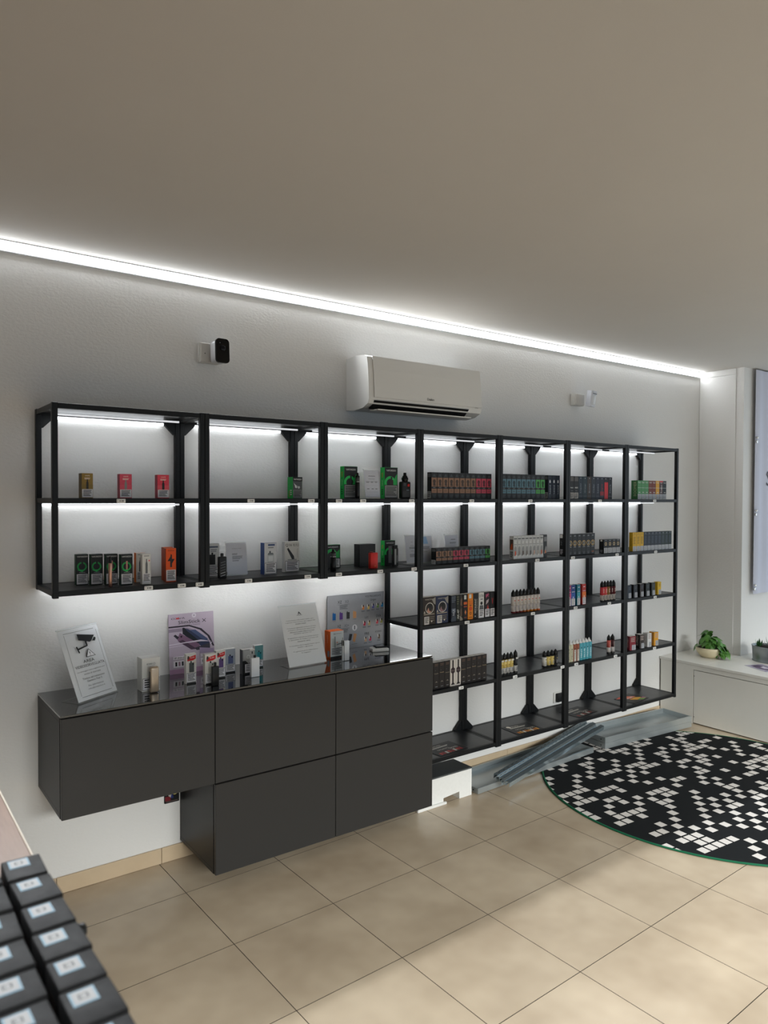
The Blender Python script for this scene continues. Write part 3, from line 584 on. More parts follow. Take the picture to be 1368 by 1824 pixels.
big(2.482, 'wide navy picture carton with a round emblem beside the brown one', M('222c4a', .5), M('1c2540', .5), '8a6a70')
SP = [(2.590, .038, '1e2430', 'navy camouflage carton with a white skyline print on the fourth bay', [('l', .1, .7, .9, .95, 4, M('5c6470', .5)), ('r', .1, .35, .9, .5, M('5a6270', .5)), ('t', 'MANILA', .5, .27, .42, M('c9cdd2', .5), .40, True), ('p', [(.0, .0), (1, 0), (1, .18), (.5, .24), (0, .1)], M('3c4450', .5))]),
      (2.630, .023, '22261f', 'dark olive carton with a white rifle name in the fourth bay row', [('t', 'AK-47', .55, .26, .62, M('e0e0d8', .5), .36, True), ('l', .1, .6, .8, .94, 4, M('5a5a44', .5))]),
      (2.654, .023, '2c2a26', 'dark brown camouflage carton right of the olive one', [('p', [(.1, .1), (.9, .2), (.7, .5), (.2, .4)], M('5a4a3c', .5)), ('p', [(.2, .6), (.9, .55), (.8, .9), (.3, .8)], M('6a5444', .5)), ('p', [(.0, .0), (1, 0), (1, .08), (0, .2)], M('8a8478', .5))]),
      (2.680, .034, '1a1716', 'black carton with orange print left of the all orange one', [('r', .2, .80, .7, .96, M('c8cac8', .5)), ('r', .1, .60, .9, .70, M('c85a20', .5)), ('r', .1, .50, .9, .54, M('a8432a', .5)), ('p', [(.3, .3), (.5, .4), (.7, .3), (.5, .2)], M('cf7a4a', .5)), ('l', .2, .05, .8, .12, 1, M('7a3a22', .5))]),
      (2.716, .041, 'd9811e', 'bright orange carton in the fourth bay picture row', [('r', .2, .82, .65, .97, M('cfd2cc', .5)), ('t', 'DOLCE', .5, .66, .14, M('c8431c', .5), .7), ('r', .3, .53, .7, .56, M('5a2a10', .5)), ('e', .5, .42, .3, M('cf4a1c', .5)), ('o', .5, .24, .2, .07, M('2a1a10', .5)), ('l', .2, .04, .8, .10, 1, M('8a4a14', .5))]),
      (2.758, .038, '1b1b1c', 'black carton with tall pale lettering right of the orange one', [('t', 'RESTAURANT', .42, .50, .32, M('cfccc4', .5), .56, True), ('t', 'CREAM', .76, .54, .22, M('9a9690', .5), .44, True), ('e', .4, .1, .08, WH)]),
      (2.800, .043, 'cfcfcd', 'white carton with a dark figure drawing in the fourth bay row', [('t', 'ULTRA', .5, .87, .09, BK, .85), ('l', .3, .70, .75, .75, 1, INK), ('e', .5, .58, .22, M('1f2022', .5)), ('p', [(.1, .32), (.9, .32), (.8, .5), (.2, .5)], M('55585c', .5))]),
      (2.848, .040, '231a1e', 'black carton with pink and red art second from the right of the fourth bay', [('p', [(.2, .75), (.8, .9), (.7, .95), (.3, .9)], M('a8486a', .5)), ('p', [(.2, .5), (.7, .6), (.8, .72), (.3, .66)], M('b0a0a4', .5)), ('p', [(.4, .34), (.8, .34), (.6, .5)], M('b03a34', .5)), ('t', 'EPIC', .5, .86, .1, M('c85a80', .5), .7)]),
      (2.891, .037, '121213', 'black carton with a thin red letter V at the right end of the fourth bay', [('t', 'V', .5, .62, .26, M('c21f28', .5), .36)])]
for k, (x0, w, c, lab, pr) in enumerate(SP):
    x0 = 2.590 + (x0 - 2.590) * .964; w *= .964
    carton('art_carton', lab, 'carton', x0, x0 + w - .001, 2.912, t4, .141, .034, M(c, .5), None, M('d9d4cb', .5), pr, warn(.05, .02, .95, .33, 4, False) if k >= 6 else None, group='narrow picture cartons on the fourth bay')
# sixth bay, fourth level: four flavour boxes
for x0, w, cs, lab, y in ((3.542, .029, ('a03a6a', 'c2527e', 'magenta'), 'magenta carton against the fifth double post', 2.912), (3.571, .040, ('1f3f80', '2a55a0', 'blue'), 'royal blue carton beside the magenta one', 2.912), (3.627, .032, ('1f7288', '3a97a8', 'teal'), 'teal carton between the blue and the orange red ones', 2.912), (3.677, .036, ('b0342c', 'd9702e', 'orange'), 'orange red carton at the right of the four coloured ones', 2.912)):
    carton('flavour_carton', lab + ' on the sixth bay', 'carton', x0, x0 + w, y, t4, .129, .036, M(cs[0], .45), M(cs[0], .5), M('dcdcd8', .5),
           [('r', 0, .36, 1, .62, M(cs[1], .45)), ('l', .3, .82, .75, .88, 1, WL), ('l', .15, .64, .85, .68, 1, WL), ('p', [(.35, .38), (.65, .38), (.5, .46)], WL)], [('r', .1, .02, .92, .35, WL), ('l', .18, .05, .86, .32, 5, GREYT)], group='bright flavour cartons on the sixth bay')
# seventh bay, fourth level
for k, (x0, c, lab) in enumerate(((4.142, '202b3a', 'small navy carton at the left of the seventh bay fourth shelf'), (4.209, '262a33', 'small slate carton second from the left on that seventh bay shelf'), (4.280, '30282a', 'small dark maroon carton in the middle of the seventh bay fourth shelf'), (4.347, '262e30', 'small dark grey green carton right of the maroon one'), (4.412, '2c322e', 'small dark olive carton left of the yellow one'), (4.483, 'd2ab1f', 'small yellow carton ending the row on the seventh bay fourth shelf'))):
    carton('flavour_carton', lab, 'carton', x0, x0 + .042, 2.912, t4, .088, .030, M(c, .5), M('d2ab1f', .5) if k == 5 else M('101114', .5), M('c9c9c4', .5) if k < 5 else M('d8b63a', .5),
           [('l', .3, .6, .8, .85, 3, M('4a5058' if k < 5 else '9a7c14', .5))], [('r', .3, .02, .98, .40, M('b4b8be', .5)), ('l', .36, .06, .92, .36, 4, M('7c7e84', .5))], group='small cartons on the seventh bay fourth shelf')
# fifth level: fourth bay dark row, seventh bay small boxes
def p5(k):
    if k in (4, 5): return [('r', .1, 0, .9, 1, M('c4bdb6', .5)), ('r', .36, .05, .64, .98, M('241d1e', .5)), ('p', [(.5, .74), (.88, .65), (.88, .53), (.5, .44), (.12, .53), (.12, .65)], M('2a1c20', .5)), ('p', [(.3, .12), (.7, .12), (.85, .05), (.15, .05)], M('241d1e', .5)), ('t', 'Silver', .5, .59, .05, M('8a7a78', .5), .5)]
    return [('t', 'Ennequadro', .5, .56 + .02 * (k % 3), .05, M('9a8a78' if k % 2 else 'b09878', .5), .72), ('p', [(.2, .26), (.4, .27), (.5, .31), (.6, .27), (.8, .26), (.5, .25)], M('7a7068', .5)), ('l', .2, .84, .8, .94, 2, M('5a4438', .5)), ('l', .3, .07, .7, .10, 1, GREYT), ('e', .3, .7, .03, GREYT)]
row('liquid_carton', lambda k: ('{o} white carton with brown silhouette from the left on the fourth bay fifth shelf' if k in (4, 5) else '{o} black brown carton with gold script from the left, fourth bay fifth shelf'), 'carton', 'dark and white cartons on the fourth bay fifth shelf', 2.438, 2.866, 11, 2.921, t5, .143, .034, lambda k: M('cfc9c2', .5) if k in (4, 5) else M('211d1c', .45), p5, None, None, M('c9c4bc', .5))
for x0, w, y, c, sc, lab, wr in ((4.181, .056, 2.912, '7c2430', '6c1e2a', 'maroon carton on the seventh bay fifth shelf', 1), (4.291, .042, 2.912, '3a3432', '141415', 'black carton right of the maroon one on the seventh bay', 1), (4.379, .038, 2.912, 'cfd0d0', 'd8d8d6', 'white carton between the black and the orange ones on the seventh bay', 1), (4.455, .042, 2.912, 'd99a2c', 'c9861f', 'orange yellow carton at the right of the seventh bay fifth shelf', 1)):
    carton('flavour_carton', lab, 'carton', x0, x0 + w, y, t5, .094, .042, M(c, .5), M(sc, .5), M('cfc9c2', .5), [('l', .2, .55, .85, .9, 3, M('a89a94', .5))], [('r', .35, .02, .98, .38, M('b4b8be', .5)), ('l', .42, .06, .92, .34, 4, M('7c7e84', .5))], [('t', 'SUPREM', .5, .55, .4, M('a89a94', .5), .7, True)], group='small cartons on the seventh bay fifth shelf', rz=R(-8))
#@@PART3
# ================================================================ BOTTLES
def bottle(name, label, x, y, z, h, rad, body, cap, lab_c, lab_v=(.22, .72), wcol=None, group=None, cap_h=.30, prints=None):
    """drop bottle: foot, straight body with a wrapped label and a pointed cap"""
    mb = MB(); hb = h * (1 - cap_h)
    mb.lathe([(rad * .6, 0), (rad * .97, .001), (rad, .003), (rad, hb * .94), (rad * .8, hb * .99), (rad * .55, hb)], body, 18)
    o = mb.build(name, None, (x, y, z + .0006)); tag(o, label, 'bottle', group)
    mb = MB(); mb.lathe([(rad * .5, hb), (rad * .93, hb + .0005), (rad * .93, hb + h * cap_h * .5), (rad * .8, hb + h * cap_h * .62), (rad * .28, hb + h * cap_h * .92), (rad * .16, h)], cap, 18); mb.build('cap', o)
    mb = MB(); v0, v1 = lab_v; z0, z1 = h * v0, h * v1; zs = z0 + (z1 - z0) * .40
    if wcol: mb.lathe([(rad * 1.015, z0), (rad * 1.015, zs)], wcol, 18)
    mb.lathe([(rad * 1.015, zs if wcol else z0), (rad * 1.015, z1)], lab_c, 18)
    lb = mb.build('label_sleeve', o)
    if prints: decal('label_print', lb, (-rad * .75, -rad * 1.02, z0), (rad * 1.5, 0, 0), (0, 0, z1 - z0), prints)
    return o
CAPB = M('141516', .4); CLR = M('2c2d2e', .25)
for k in range(8):
    base = M(['6a1a20', '6a1a20', '7a2a1c', 'a8521c', 'b8661c', 'c8781c', 'c8701c', 'd0601c'][k], .3)
    bottle('drop_bottle', '%s white labelled bottle from the left in the fifth bay row of eight' % ORDW[k], 3.080 + k * .0298, 2.928, t4, .135, .0130, base, CAPB, M('d2ccc8', .5), (.07, .71), M('cac5c3', .5), 'row of eight bottles on the fifth bay', prints=[('l', .2, .08, .8, .34, 4, M('6a6468', .5)), ('r', .25, .70, .75, .78, M('b86a5c', .5)), ('l', .25, .5, .75, .66, 3, GREYT), ('r', .0, .40, 1, .42, M('8a8488', .5))])
for k in range(5):
    c = ['c8424a', 'd85a5c', '8a6a3c', '4a1c24', '5a1c24'][k]
    bottle('drop_bottle', ['red labelled bottle nearest the coloured cartons in the sixth bay group', 'second red labelled bottle in the sixth bay group', 'brown labelled bottle in the sixth bay group of five', 'dark maroon labelled bottle left of the last one in the sixth bay group', 'dark maroon labelled bottle at the right end of the sixth bay group'][k], 3.895 + k * .0298, 2.928, t4, .132, .0130, CLR, CAPB, M(c, .5), (.06, .70), M('b9b4b0', .5), 'group of five bottles on the sixth bay', prints=[('l', .2, .06, .8, .34, 4, INK), ('l', .25, .55, .75, .85, 3, M('d8c0b8', .5))])
for k in range(5):
    dk = k == 4
    bottle('drop_bottle', 'black labelled bottle at the right of the left fifth bay group' if dk else '%s yellow labelled bottle from the left beside the fourth double post' % ORDW[k], 2.986 + k * .0275 + (.008 if dk else 0), 2.930, t5, .135 if dk else .128, .0128, CLR, CAPB, M('26282a', .5) if dk else M('cdb870', .5), (.10, .70), M('b9b9b8', .5), 'left group of bottles on the fifth bay', prints=[('l', .15, .05, .85, .34, 4, INK), ('e', .5, .62, .25, M('4a4c4e' if dk else 'a88a3c', .5)), ('r', 0, .88, 1, .99, M('c9c9c6', .5))])
for k in range(4):
    bottle('drop_bottle', ['small white labelled bottle at the left of the right fifth bay group', 'small yellow labelled bottle beside the white one on the fifth bay', 'small yellow labelled bottle beside the black one on the fifth bay', 'small black labelled bottle next to the fifth double post'][k], 3.358 + k * .0335, 2.935, t5, .096, .0138, CLR, CAPB, M(['c9c8c2', 'cdb870', 'cdb870', '2a2a2c'][k], .5), (.08, .62), None, 'right group of small bottles on the fifth bay', .34, [('l', .15, .1, .85, .5, 4, GREYT), ('e', .5, .72, .2, M('8a7c4a', .5))])
for k in range(8):
    c, nm, t = [('c2bfa4', 'cream', 'ICE'), ('c2bfa4', 'cream', 'MELO'), ('8a4c34', 'brown', 'COLA'), ('8a4c34', 'brown', 'COFFEE'), ('4a9cac', 'turquoise', 'MINT'), ('4a9cac', 'turquoise', 'BLUE'), ('4a9cac', 'turquoise', 'FRESH'), ('4a9cac', 'turquoise', 'OCEAN')][k]
    cx = 3.560 + k * .0300
    mb = MB(); mb.box(-.0138, .0138, -.0138, .0138, 0, .108, M(c, .5), bev=.004, seg=2)
    o = mb.build('capped_bottle', None, (cx, 2.930, t5 + .0006)); tag(o, '%s %s squarish bottle with white cap from the left, sixth bay' % (ORDW[k if k < 2 else k - 2 if k < 4 else k - 4], nm), 'bottle', 'squarish white capped bottles on the sixth bay')
    mb = MB(); mb.lathe([(.0125, .108), (.0135, .1085), (.0135, .114), (.009, .118), (.005, .128), (.0022, .133)], M('e2e2e0', .4), 16); mb.build('cap', o)
    decal('label_print', o, (-.0138, -.0138, 0), (.0276, 0, 0), (0, 0, .108), ([('r', .15, .02, .85, .68, M('c8c4ba', .5))] if k in (2, 3) else []) + [('t', t, .5, .42, .42, M('d8e6ea' if k > 3 else '3a3430', .5), .5, True), ('e', .5, .74, .16, M('26444c' if k > 3 else '3a3430', .5))])
for k, (x, c, lab) in enumerate(((3.972, 'b85a52', 'slim bottle with a red label standing alone left of its dark twin'), (4.012, '3a1c22', 'slim bottle with a dark maroon label next to the sixth double post'))):
    bottle('drop_bottle', lab, x, 2.930, t5, .128, .0128, CLR, CAPB, M(c, .5), (.12, .72), M('c2bebc', .5), 'pair of bottles on the sixth bay fifth shelf', prints=[('l', .2, .05, .8, .34, 3, GREYT), ('t', 'POD', .5, .66, .5, M('d8c8c0', .5), .4, True)])

# ================================================================ DEVICES
def device(name, label, cat, x, y, z, w, d, h, body, mouth=None, mw=.35, mh=.18, rz=0, bev=.004, extra=None, group=None):
    mb = MB(); mb.box(-w / 2, w / 2, -d / 2, d / 2, 0, h, body, bev=min(bev, d * .45), seg=3)
    o = mb.build(name, None, (x, y, z + .0006), (0, 0, rz)); tag(o, label, cat, group)
    if mouth:
        m2 = MB(); m2.box(-w * mw / 2, w * mw / 2, -d * .3, d * .3, h - .001, h * (1 + mh), mouth, bev=d * .12, seg=2); m2.build('mouthpiece', o)
    if extra: decal('panel', o, (-w / 2, -d / 2, 0), (w, 0, 0), (0, 0, h), extra)
    return o
# rose gold pen in front of the third green carton
mb = MB(); mb.lathe([(.005, 0), (.0068, .001), (.0068, .092), (.006, .094)], M('c99a86', .3, .6), 16); o = mb.build('vape_pen', None, (.823, 2.925, t3 + .0006)); tag(o, 'rose gold pen standing in front of the green cartons', 'device')
mb = MB(); mb.lathe([(.006, .094), (.006, .103), (.0042, .108), (.0034, .119), (.003, .120)], M('1a1a1b', .3), 14); mb.build('mouthpiece', o); mb = MB(); mb.lathe([(.0071, .001), (.0071, .012)], M('6a4a40', .4, .5), 16); mb.build('base_ring', o)
d_ = device('pod_device', 'black ribbed pod device in front of the grey white carton', 'device', 1.303, 2.955, t3, .037, .02, .096, M('1b1c1e', .35), M('2c2d2f', .3), .32, .15, 0, .005, [('p', [(.2, .1 + .12 * i), (.8, .16 + .12 * i), (.8, .20 + .12 * i), (.2, .14 + .12 * i)], M('9a9ca0' if i < 2 else '55575a', .3)) for i in range(6)])
# tank kit in the third bay, in front of the left tall carton
def tankpen(label, x, y, z, h, r):
    mb = MB(); mb.lathe([(r * .9, 0), (r, .001), (r, h * .62), (r * .9, h * .63)], M('202123', .3, .4), 18); o = mb.build('tank_device', None, (x, y, z + .0006)); tag(o, label, 'device')
    mb = MB(); mb.lathe([(r * .85, h * .63), (r * .95, h * .64), (r * .95, h * .68)], M('9a9c9e', .2, .9), 18); mb.build('ring', o)
    mb = MB(); mb.lathe([(r * .92, h * .68), (r * .92, h * .82)], M('4a4c4e', .1), 18); mb.build('tank_glass', o)
    mb = MB(); mb.lathe([(r * .95, h * .82), (r * .95, h * .87), (r * .55, h * .89), (r * .42, h * .99), (r * .3, h)], M('151617', .3), 18); mb.build('drip_tip', o); return o
tankpen('black tank pen standing in front of the left tall green carton', 1.998, 2.935, mid, .126, .0115)
tankpen('black metal pod pen before the green carton behind the third front post', 1.872, 2.955, t3, .106, .0145)
o = device('box_mod', 'black box mod with a red button beside the right tall carton', 'device', 2.298, 2.945, mid, .060, .03, .088, M('1a1b1c', .4), None, bev=.008, extra=[('r', .10, .1, .9, .45, M('202123', .3)), ('r', .5, .47, .78, .53, M('4a5662', .3)), ('r', .16, .75, .45, .92, M('34363a', .3))])
mb = MB(); mb.box(.005, .018, -.0185, -.014, .062, .076, M('c22a20', .4), bev=.002, seg=2); mb.build('fire_button', o, label='red button')
mb = MB(); mb.lathe([(.014, .087), (.0155, .088), (.0155, .095), (.0175, .097), (.0175, .107), (.013, .110), (.013, .115), (.009, .118), (.0075, .128), (.0085, .131), (.006, .133)], M('151617', .25, .4), 20); mb.build('tank', o)
o = device('box_mod', 'small bright red device before the plain black box', 'device', 2.106, 2.953, t3, .046, .022, .079, M('c4231d', .35), None, bev=.004, extra=[('l', .5, .12, .7, .18, 2, M('d98a3c', .4))])
mb = MB(); mb.box(-.020, -.004, -.006, .008, .078, .085, M('5a1a16', .3), bev=.002, seg=2); mb.build('mouthpiece', o)
o = device('pod_device', 'tall clear and black pod device before the green carton in the third bay', 'device', 2.268, 2.985, t3, .028, .02, .094, M('3a3c3e', .12), M('121314', .3), .9, .16, 0, .004, [('r', .1, .1, .45, .95, M('8a8e90', .15)), ('r', .6, .2, .75, .6, M('6a6e70', .2))])
# on the worktop
o = device('pod_device', 'champagne coloured rounded device before the white square box', 'device', 1.001, 2.943, zc, .038, .02, .107, M('b7a692', .3, .5), None, bev=.009, extra=None)
mb = MB(); mb.box(-.0195, -.017, -.006, .006, .02, .088, M('4a443e', .3), bev=.001); mb.build('side_seam', o)
device('pod_device', 'matt black slim device before the silver grey carton', 'device', 1.246, 2.898, zc, .030, .016, .083, M('101112', .35), M('101112', .35), .34, .20, 0, .002)
device('pod_device', 'white slim device with a black mouthpiece before the grey patterned carton', 'device', 1.452, 2.942, zc, .040, .018, .085, M('d9dce0', .35), M('161718', .35), .24, .14, 0, .002)
o = device('pod_device', 'white aluminium device with a black clip beside the orange box', 'device', 1.960, 2.974, zc, .030, .016, .098, M('c9cccf', .3, .3), None, bev=.003)
mb = MB(); mb.box(-.024, -.0155, -.005, .005, .0, .075, M('c4c8ca', .25, .3), bev=.002); mb.box(-.0245, -.0155, -.0055, .0055, .075, .102, M('1c1d1f', .3), bev=.001); mb.box(-.021, -.018, -.002, .002, .10, .116, M('131415', .3), bev=.001); mb.build('refill_pen', o)

# cartons on the worktop
carton('device_carton', 'white square box with grey top print behind the champagne device', 'carton', .960, 1.035, 2.971, zc, .137, .060, M('d9d9d6', .5), M('d2d2ce', .5), M('e4e4e2', .5), [('t', 'KIWI', .42, .82, .055, M('4a4a4c', .5), .3), ('o', .68, .82, .06, .015, M('77787a', .5)), ('l', .3, .72, .7, .75, 1, M('aaaaac', .5))], warn(.03, .04, .97, .40, 4))
def slimx(lab, x0, x1, y, h, c, top=None, red=True, d=.022, front=None):
    pr = []
    if red: pr += [('p', [(.12, .88), (.94, .95), (.94, .82), (.7, .775), (.12, .76)], M('c41f26', .45)), ('r', .14, .82, .3, .93, M('3a3634', .5)), ('t', 'SLIM', .6, .87, .05, M('e8c9c6', .5), .4), ('o', .85, .70, .08, .02, M('d98a8a', .5))]
    pr += [('r', .30, .38, .78, .70, c), ('r', .42, .70, .54, .76, BK), ('r', .62, .62, .72, .68, BK)]
    return carton('pod_carton', lab, 'carton', x0, x1, y, zc, h, d, front or M('d2d0cb', .5), M('cfcdc8', .5), M('e2e0dc', .5), pr, warn(.06, .05, .96, .36, 6) + [('r', .06, .0, .96, .04, BK)], group='slim cartons on the glass worktop')
slimx('slim white carton with red banner and grey device picture before the lilac poster', 1.154, 1.200, 2.990, .128, M('4a4e50', .4))
slimx('slim white carton with red banner and silver device picture behind the black device', 1.215, 1.266, 2.932, .130, M('b4b4b0', .4))
slimx('slim white carton with red banner and purple device picture on the worktop', 1.297, 1.341, 3.006, .122, M('5a4478', .4))
slimx('slim white carton with a lavender blue device picture on the worktop', 1.369, 1.420, 3.073, .109, M('5c668e', .4), red=False, front=M('a8b0bc', .5))
carton('pod_carton', 'grey patterned carton with a pale shield print behind the white device', 'carton', 1.423, 1.482, 3.004, zc, .111, .030, M('8e8f90', .45), M('55575a', .5), M('e2e0dc', .5), [('r', 0, 0, 1, .55, M('151617', .4)), ('p', [(.1, .95), (.95, .95), (.9, .62), (.5, .42), (.1, .62)], M('9c9d9c', .4)), ('o', .48, .70, .14, .03, M('cfd0d0', .4)), ('r', .75, .8, .84, .9, BK), ('r', .6, .95, 1, 1, M('cfcdc8', .5))], warn(.18, .05, .9, .42, 5))
slimx('teal topped slim carton at the right end of the small carton group', 1.524, 1.568, 3.087, .105, M('1f7c86', .4), red=False, front=M('5a8c90', .5))
carton('device_carton', 'bright orange box with a white printed front before the silver poster', 'carton', 1.912, 1.990, 3.042, zc, .136, .054, M('bcc2c4', .45), M('e2601a', .45), M('ee6a1c', .45),
       [('t', 'geekvape', .58, .90, .045, M('55585c', .5), .5), ('o', .28, .90, .05, .02, M('44474a', .5)), ('r', .14, .42, .26, .74, M('a4aaa8', .4)), ('r', .30, .40, .38, .80, M('7a8082', .4)), ('p', [(.42, .48), (.95, .52), (.9, .56), (.5, .52)], M('6a7478', .4)), ('e', .5, .58, .035, M('d9703c', .4)), ('r', 0, 0, 1, .08, M('1a1b1c', .5))], [('l', .1, .12, .9, .38, 5, M('3a3c3e', .5))], [('r', .5, .06, .85, .28, M('9a9ca0', .5)), ('t', 'AEGIS', .5, .7, .12, M('f0b090', .5), .3, True)])
# white charger tray with a black phone
r = empty('device_tray', (2.226, 3.065, zc + .0006), R(-18)); tag(r, 'shallow white tray at the right of the worktop', 'tray')
mb = MB(); mb.box(-.045, .045, -.030, .030, 0, .016, M('cfcfcc', .4), bev=.003, seg=2); mb.build('tray_body', r)
mb = MB(); mb.box(-.041, .041, -.026, .026, .0162, .017, M('b8b8b4', .4)); mb.build('tray_liner', r)
mb = MB(); mb.box(-.030, .034, -.021, .021, 0, .008, M('141517', .3), bev=.003, seg=2); o = mb.build('phone', None, (2.231, 3.067, zc + .0182), (0, 0, R(-14))); tag(o, 'small black slab lying on the shallow white tray', 'phone')
mb = MB(); mb.box(-.027, .031, -.018, .018, .0081, .0085, M('08090b', .1)); mb.build('screen', o)

# ================================================================ NOTICES AND POSTERS
def holder(name, label, cat, bx, by, z, w, L_, lean, rz, base, shapes, paper=M('e6e7ea', .6)):
    """L shaped acrylic stand: origin at the left end of the bend; front faces -y"""
    r = empty(name, (bx, by, z + .0006), rz); tag(r, label, cat)
    a = R(lean); e = Vector((0, math.sin(a), math.cos(a))); t = .0025
    mb = MB(); nn = Vector((0, -math.cos(a), math.sin(a)))
    def slab(o, u, v, th):
        n = Vector(u).cross(Vector(v)).normalized() * th; p = [Vector(o), Vector(o) + Vector(u), Vector(o) + Vector(u) + Vector(v), Vector(o) + Vector(v)]
        mb.add(p + [q + n for q in p], [(3, 2, 1, 0), (4, 5, 6, 7), (0, 1, 5, 4), (1, 2, 6, 5), (2, 3, 7, 6), (3, 0, 4, 7)], MAT_ACRYL)
    slab((0, 0, 0), (w, 0, 0), e * L_, t); slab((0, 0, 0), (w, 0, 0), (0, base, 0), .002); slab(-nn * .005, (w, 0, 0), e * L_, t)
    mb.build('acrylic_stand', r, label='clear bent acrylic')
    mb = MB(); m_ = .002
    mb.face([Vector((m_, .0018, .004)) + e * .002, Vector((w - m_, .0018, .004)) + e * .002, Vector((w - m_, .0018, .004)) + e * (L_ - .008), Vector((m_, .0018, .004)) + e * (L_ - .008)], paper)
    n2 = -nn * .0006
    mb.face([q for q in reversed([Vector((m_, .0018, .004)) + e * .002 + n2, Vector((w - m_, .0018, .004)) + e * .002 + n2, Vector((w - m_, .0018, .004)) + e * (L_ - .008) + n2, Vector((m_, .0018, .004)) + e * (L_ - .008) + n2])], paper)
    pp = mb.build('paper_insert', r, label='white printed sheet')
    decal('print', pp, Vector((m_, .0018, .004)) + e * .002, (w - 2 * m_, 0, 0), e * (L_ - .010), shapes, gap=.0003, step=.00006)
    for zz in (L_,):   # bright polished upper edge
        mb = MB(); p = e * (zz + .0003); mb.box(0, w, p.y - .0015, p.y + .005, p.z - .001, p.z + .0015, M('e6ebee', .15)); mb.build('polished_edge', r)
    return r
def dashes(u0, v0, u1, v1, n, m, horiz):
    out = []
    for i in range(n):
        if horiz:
            a = u0 + (u1 - u0) * i / n; out.append(('r', a, v0 - .003, a + (u1 - u0) / n * .7, v0 + .003, m))
        else:
            a = v0 + (v1 - v0) * i / n; out.append(('r', u0 - .004, a, u0 + .004, a + (v1 - v0) / n * .7, m))
    return out
D = M('1c1d20', .6); D2 = M('55575c', .6)
frame = dashes(.12, .95, .88, .95, 26, D, True) + dashes(.12, .05, .88, .05, 26, D, True) + dashes(.10, .07, .10, .93, 36, D, False) + dashes(.90, .07, .90, .93, 36, D, False)
cctv = [('p', [(.40, .91), (.40, .82), (.56, .79), (.66, .765), (.70, .775), (.82, .85)], D), ('p', [(.73, .775), (.80, .825), (.84, .805), (.80, .765)], D), ('r', .545, .72, .585, .80, D), ('p', [(.33, .705), (.58, .735), (.58, .715), (.33, .685)], D), ('p', [(.29, .735), (.32, .740), (.35, .645), (.32, .640)], D),
        ('p', [(.57, .68), (.46, .565), (.71, .565)], D), ('p', [(.572, .668), (.485, .572), (.687, .572)], M('e6e7ea', .6)), ('t', '!', .58, .606, .055, D, .02)]
txt = [('t', 'AREA', .50, .515, .04, D, .28), ('t', 'VIDEOSORVEGLIATA', .50, .455, .038, D, .74), ('t', 'Le immagini sono registrate per', .50, .385, .024, D2, .70), ('t', 'motivi di sicurezza', .50, .345, .024, D2, .42),
       ('t', 'Titolare del trattamento', .50, .285, .026, D, .56), ('t', 'Gaetano Fusi 2', .50, .245, .026, D, .38), ('t', 'Per informazioni', .50, .18, .024, D2, .38), ('t', 'info@svapohut.it', .50, .135, .024, D2, .42)]
holder('notice_stand', 'leaning acrylic stand with a video surveillance notice at the left end of the worktop', 'sign', .706, 2.934, zc, .209, .297, 22.5, R(31.1), .090, frame + cctv + txt)
body = []
for i, (s, w_) in enumerate((('Il distributore alla vostra spalla, apre', .74), ('e gestito interamente dai ragazzi del', .80), ('nostro team', .28), ('', 0), ('Tuttavia per garantirvi un buon servizio', .78), ('ordiniamo e gli strumenti necessari per', .74), ('effettuare la vendita online in sicurezza', .66), ('restiamo qui per voi', .48), ('', 0), ('Ringraziamo tutti per la comprensione', .82), ('e speriamo di vedervi presto sul', .78), ('nostro sito', .34), ('', 0), ('Vi ricordiamo che il negozio rimane aperto', .82), ('tutti i giorni', .40), ('', 0), ('Vi aspettiamo per la collaborazione', .66), ('in negozio', .24))):
    if s: body.append(('t', s, .5, .755 - i * .0325, .020, D2, w_))
logo = [('p', [(.48, .87), (.50, .90), (.56, .85), (.54, .845), (.50, .865), (.49, .845), (.47, .85)], D2), ('l', .43, .825, .58, .838, 1, D2)]
holder('notice_stand', 'leaning acrylic stand with a long typed notice in the middle of the worktop', 'sign', 1.646, 2.976, zc, .214, .297, 20, R(2.9), .084, logo + body, M('dededf', .6))
def small_sign(label, x0, x1, y, z, h, shapes, lean=8):
    return holder('price_stand', label, 'sign', x0, y, z, x1 - x0, h, lean, 0, .04, shapes, M('d0d2de', .6))
SB = M('6a6c78', .6)
small_sign('small acrylic price sign between the two tall green cartons on the middle shelf', 2.056, 2.150, 2.950, mid, .146, [('l', .3, .76, .75, .80, 1, SB), ('t', 'PREZZI', .5, .68, .03, SB, .4), ('r', .1, .595, .9, .60, D2), ('l', .12, .53, .34, .58, 2, SB), ('l', .42, .53, .6, .58, 2, SB), ('l', .7, .53, .88, .58, 2, SB), ('r', .1, .45, .9, .453, SB), ('l', .15, .28, .3, .33, 1, SB), ('l', .45, .28, .6, .33, 1, SB), ('l', .7, .28, .85, .33, 1, SB), ('r', .1, .2, .9, .204, SB)])
small_sign('small acrylic price sign beside the black pod device in the second bay', 1.361, 1.463, 3.030, t3, .152, [('t', 'Listino e Pod', .52, .82, .028, SB, .45), ('l', .28, .60, .55, .66, 2, SB), ('l', .28, .46, .8, .58, 4, SB), ('l', .28, .40, .6, .44, 1, SB)])
small_sign('small acrylic price sign behind the third front post on the lower shelf', 2.380, 2.466, 3.030, t3, .155, [('l', .45, .75, .62, .77, 1, SB), ('l', .4, .62, .7, .64, 1, D2), ('l', .3, .5, .8, .58, 2, SB), ('l', .4, .42, .65, .44, 1, D2), ('l', .3, .2, .85, .32, 3, SB)])
small_sign('small acrylic price sign at the left behind the portrait cartons', 2.474, 2.566, 3.030, t3, .150, [('p', [(.3, .98), (.6, .98), (.72, .7), (.35, .7)], M('8fb4dc', .5)), ('l', .3, .5, .8, .6, 2, SB), ('l', .3, .38, .6, .40, 1, D2)])
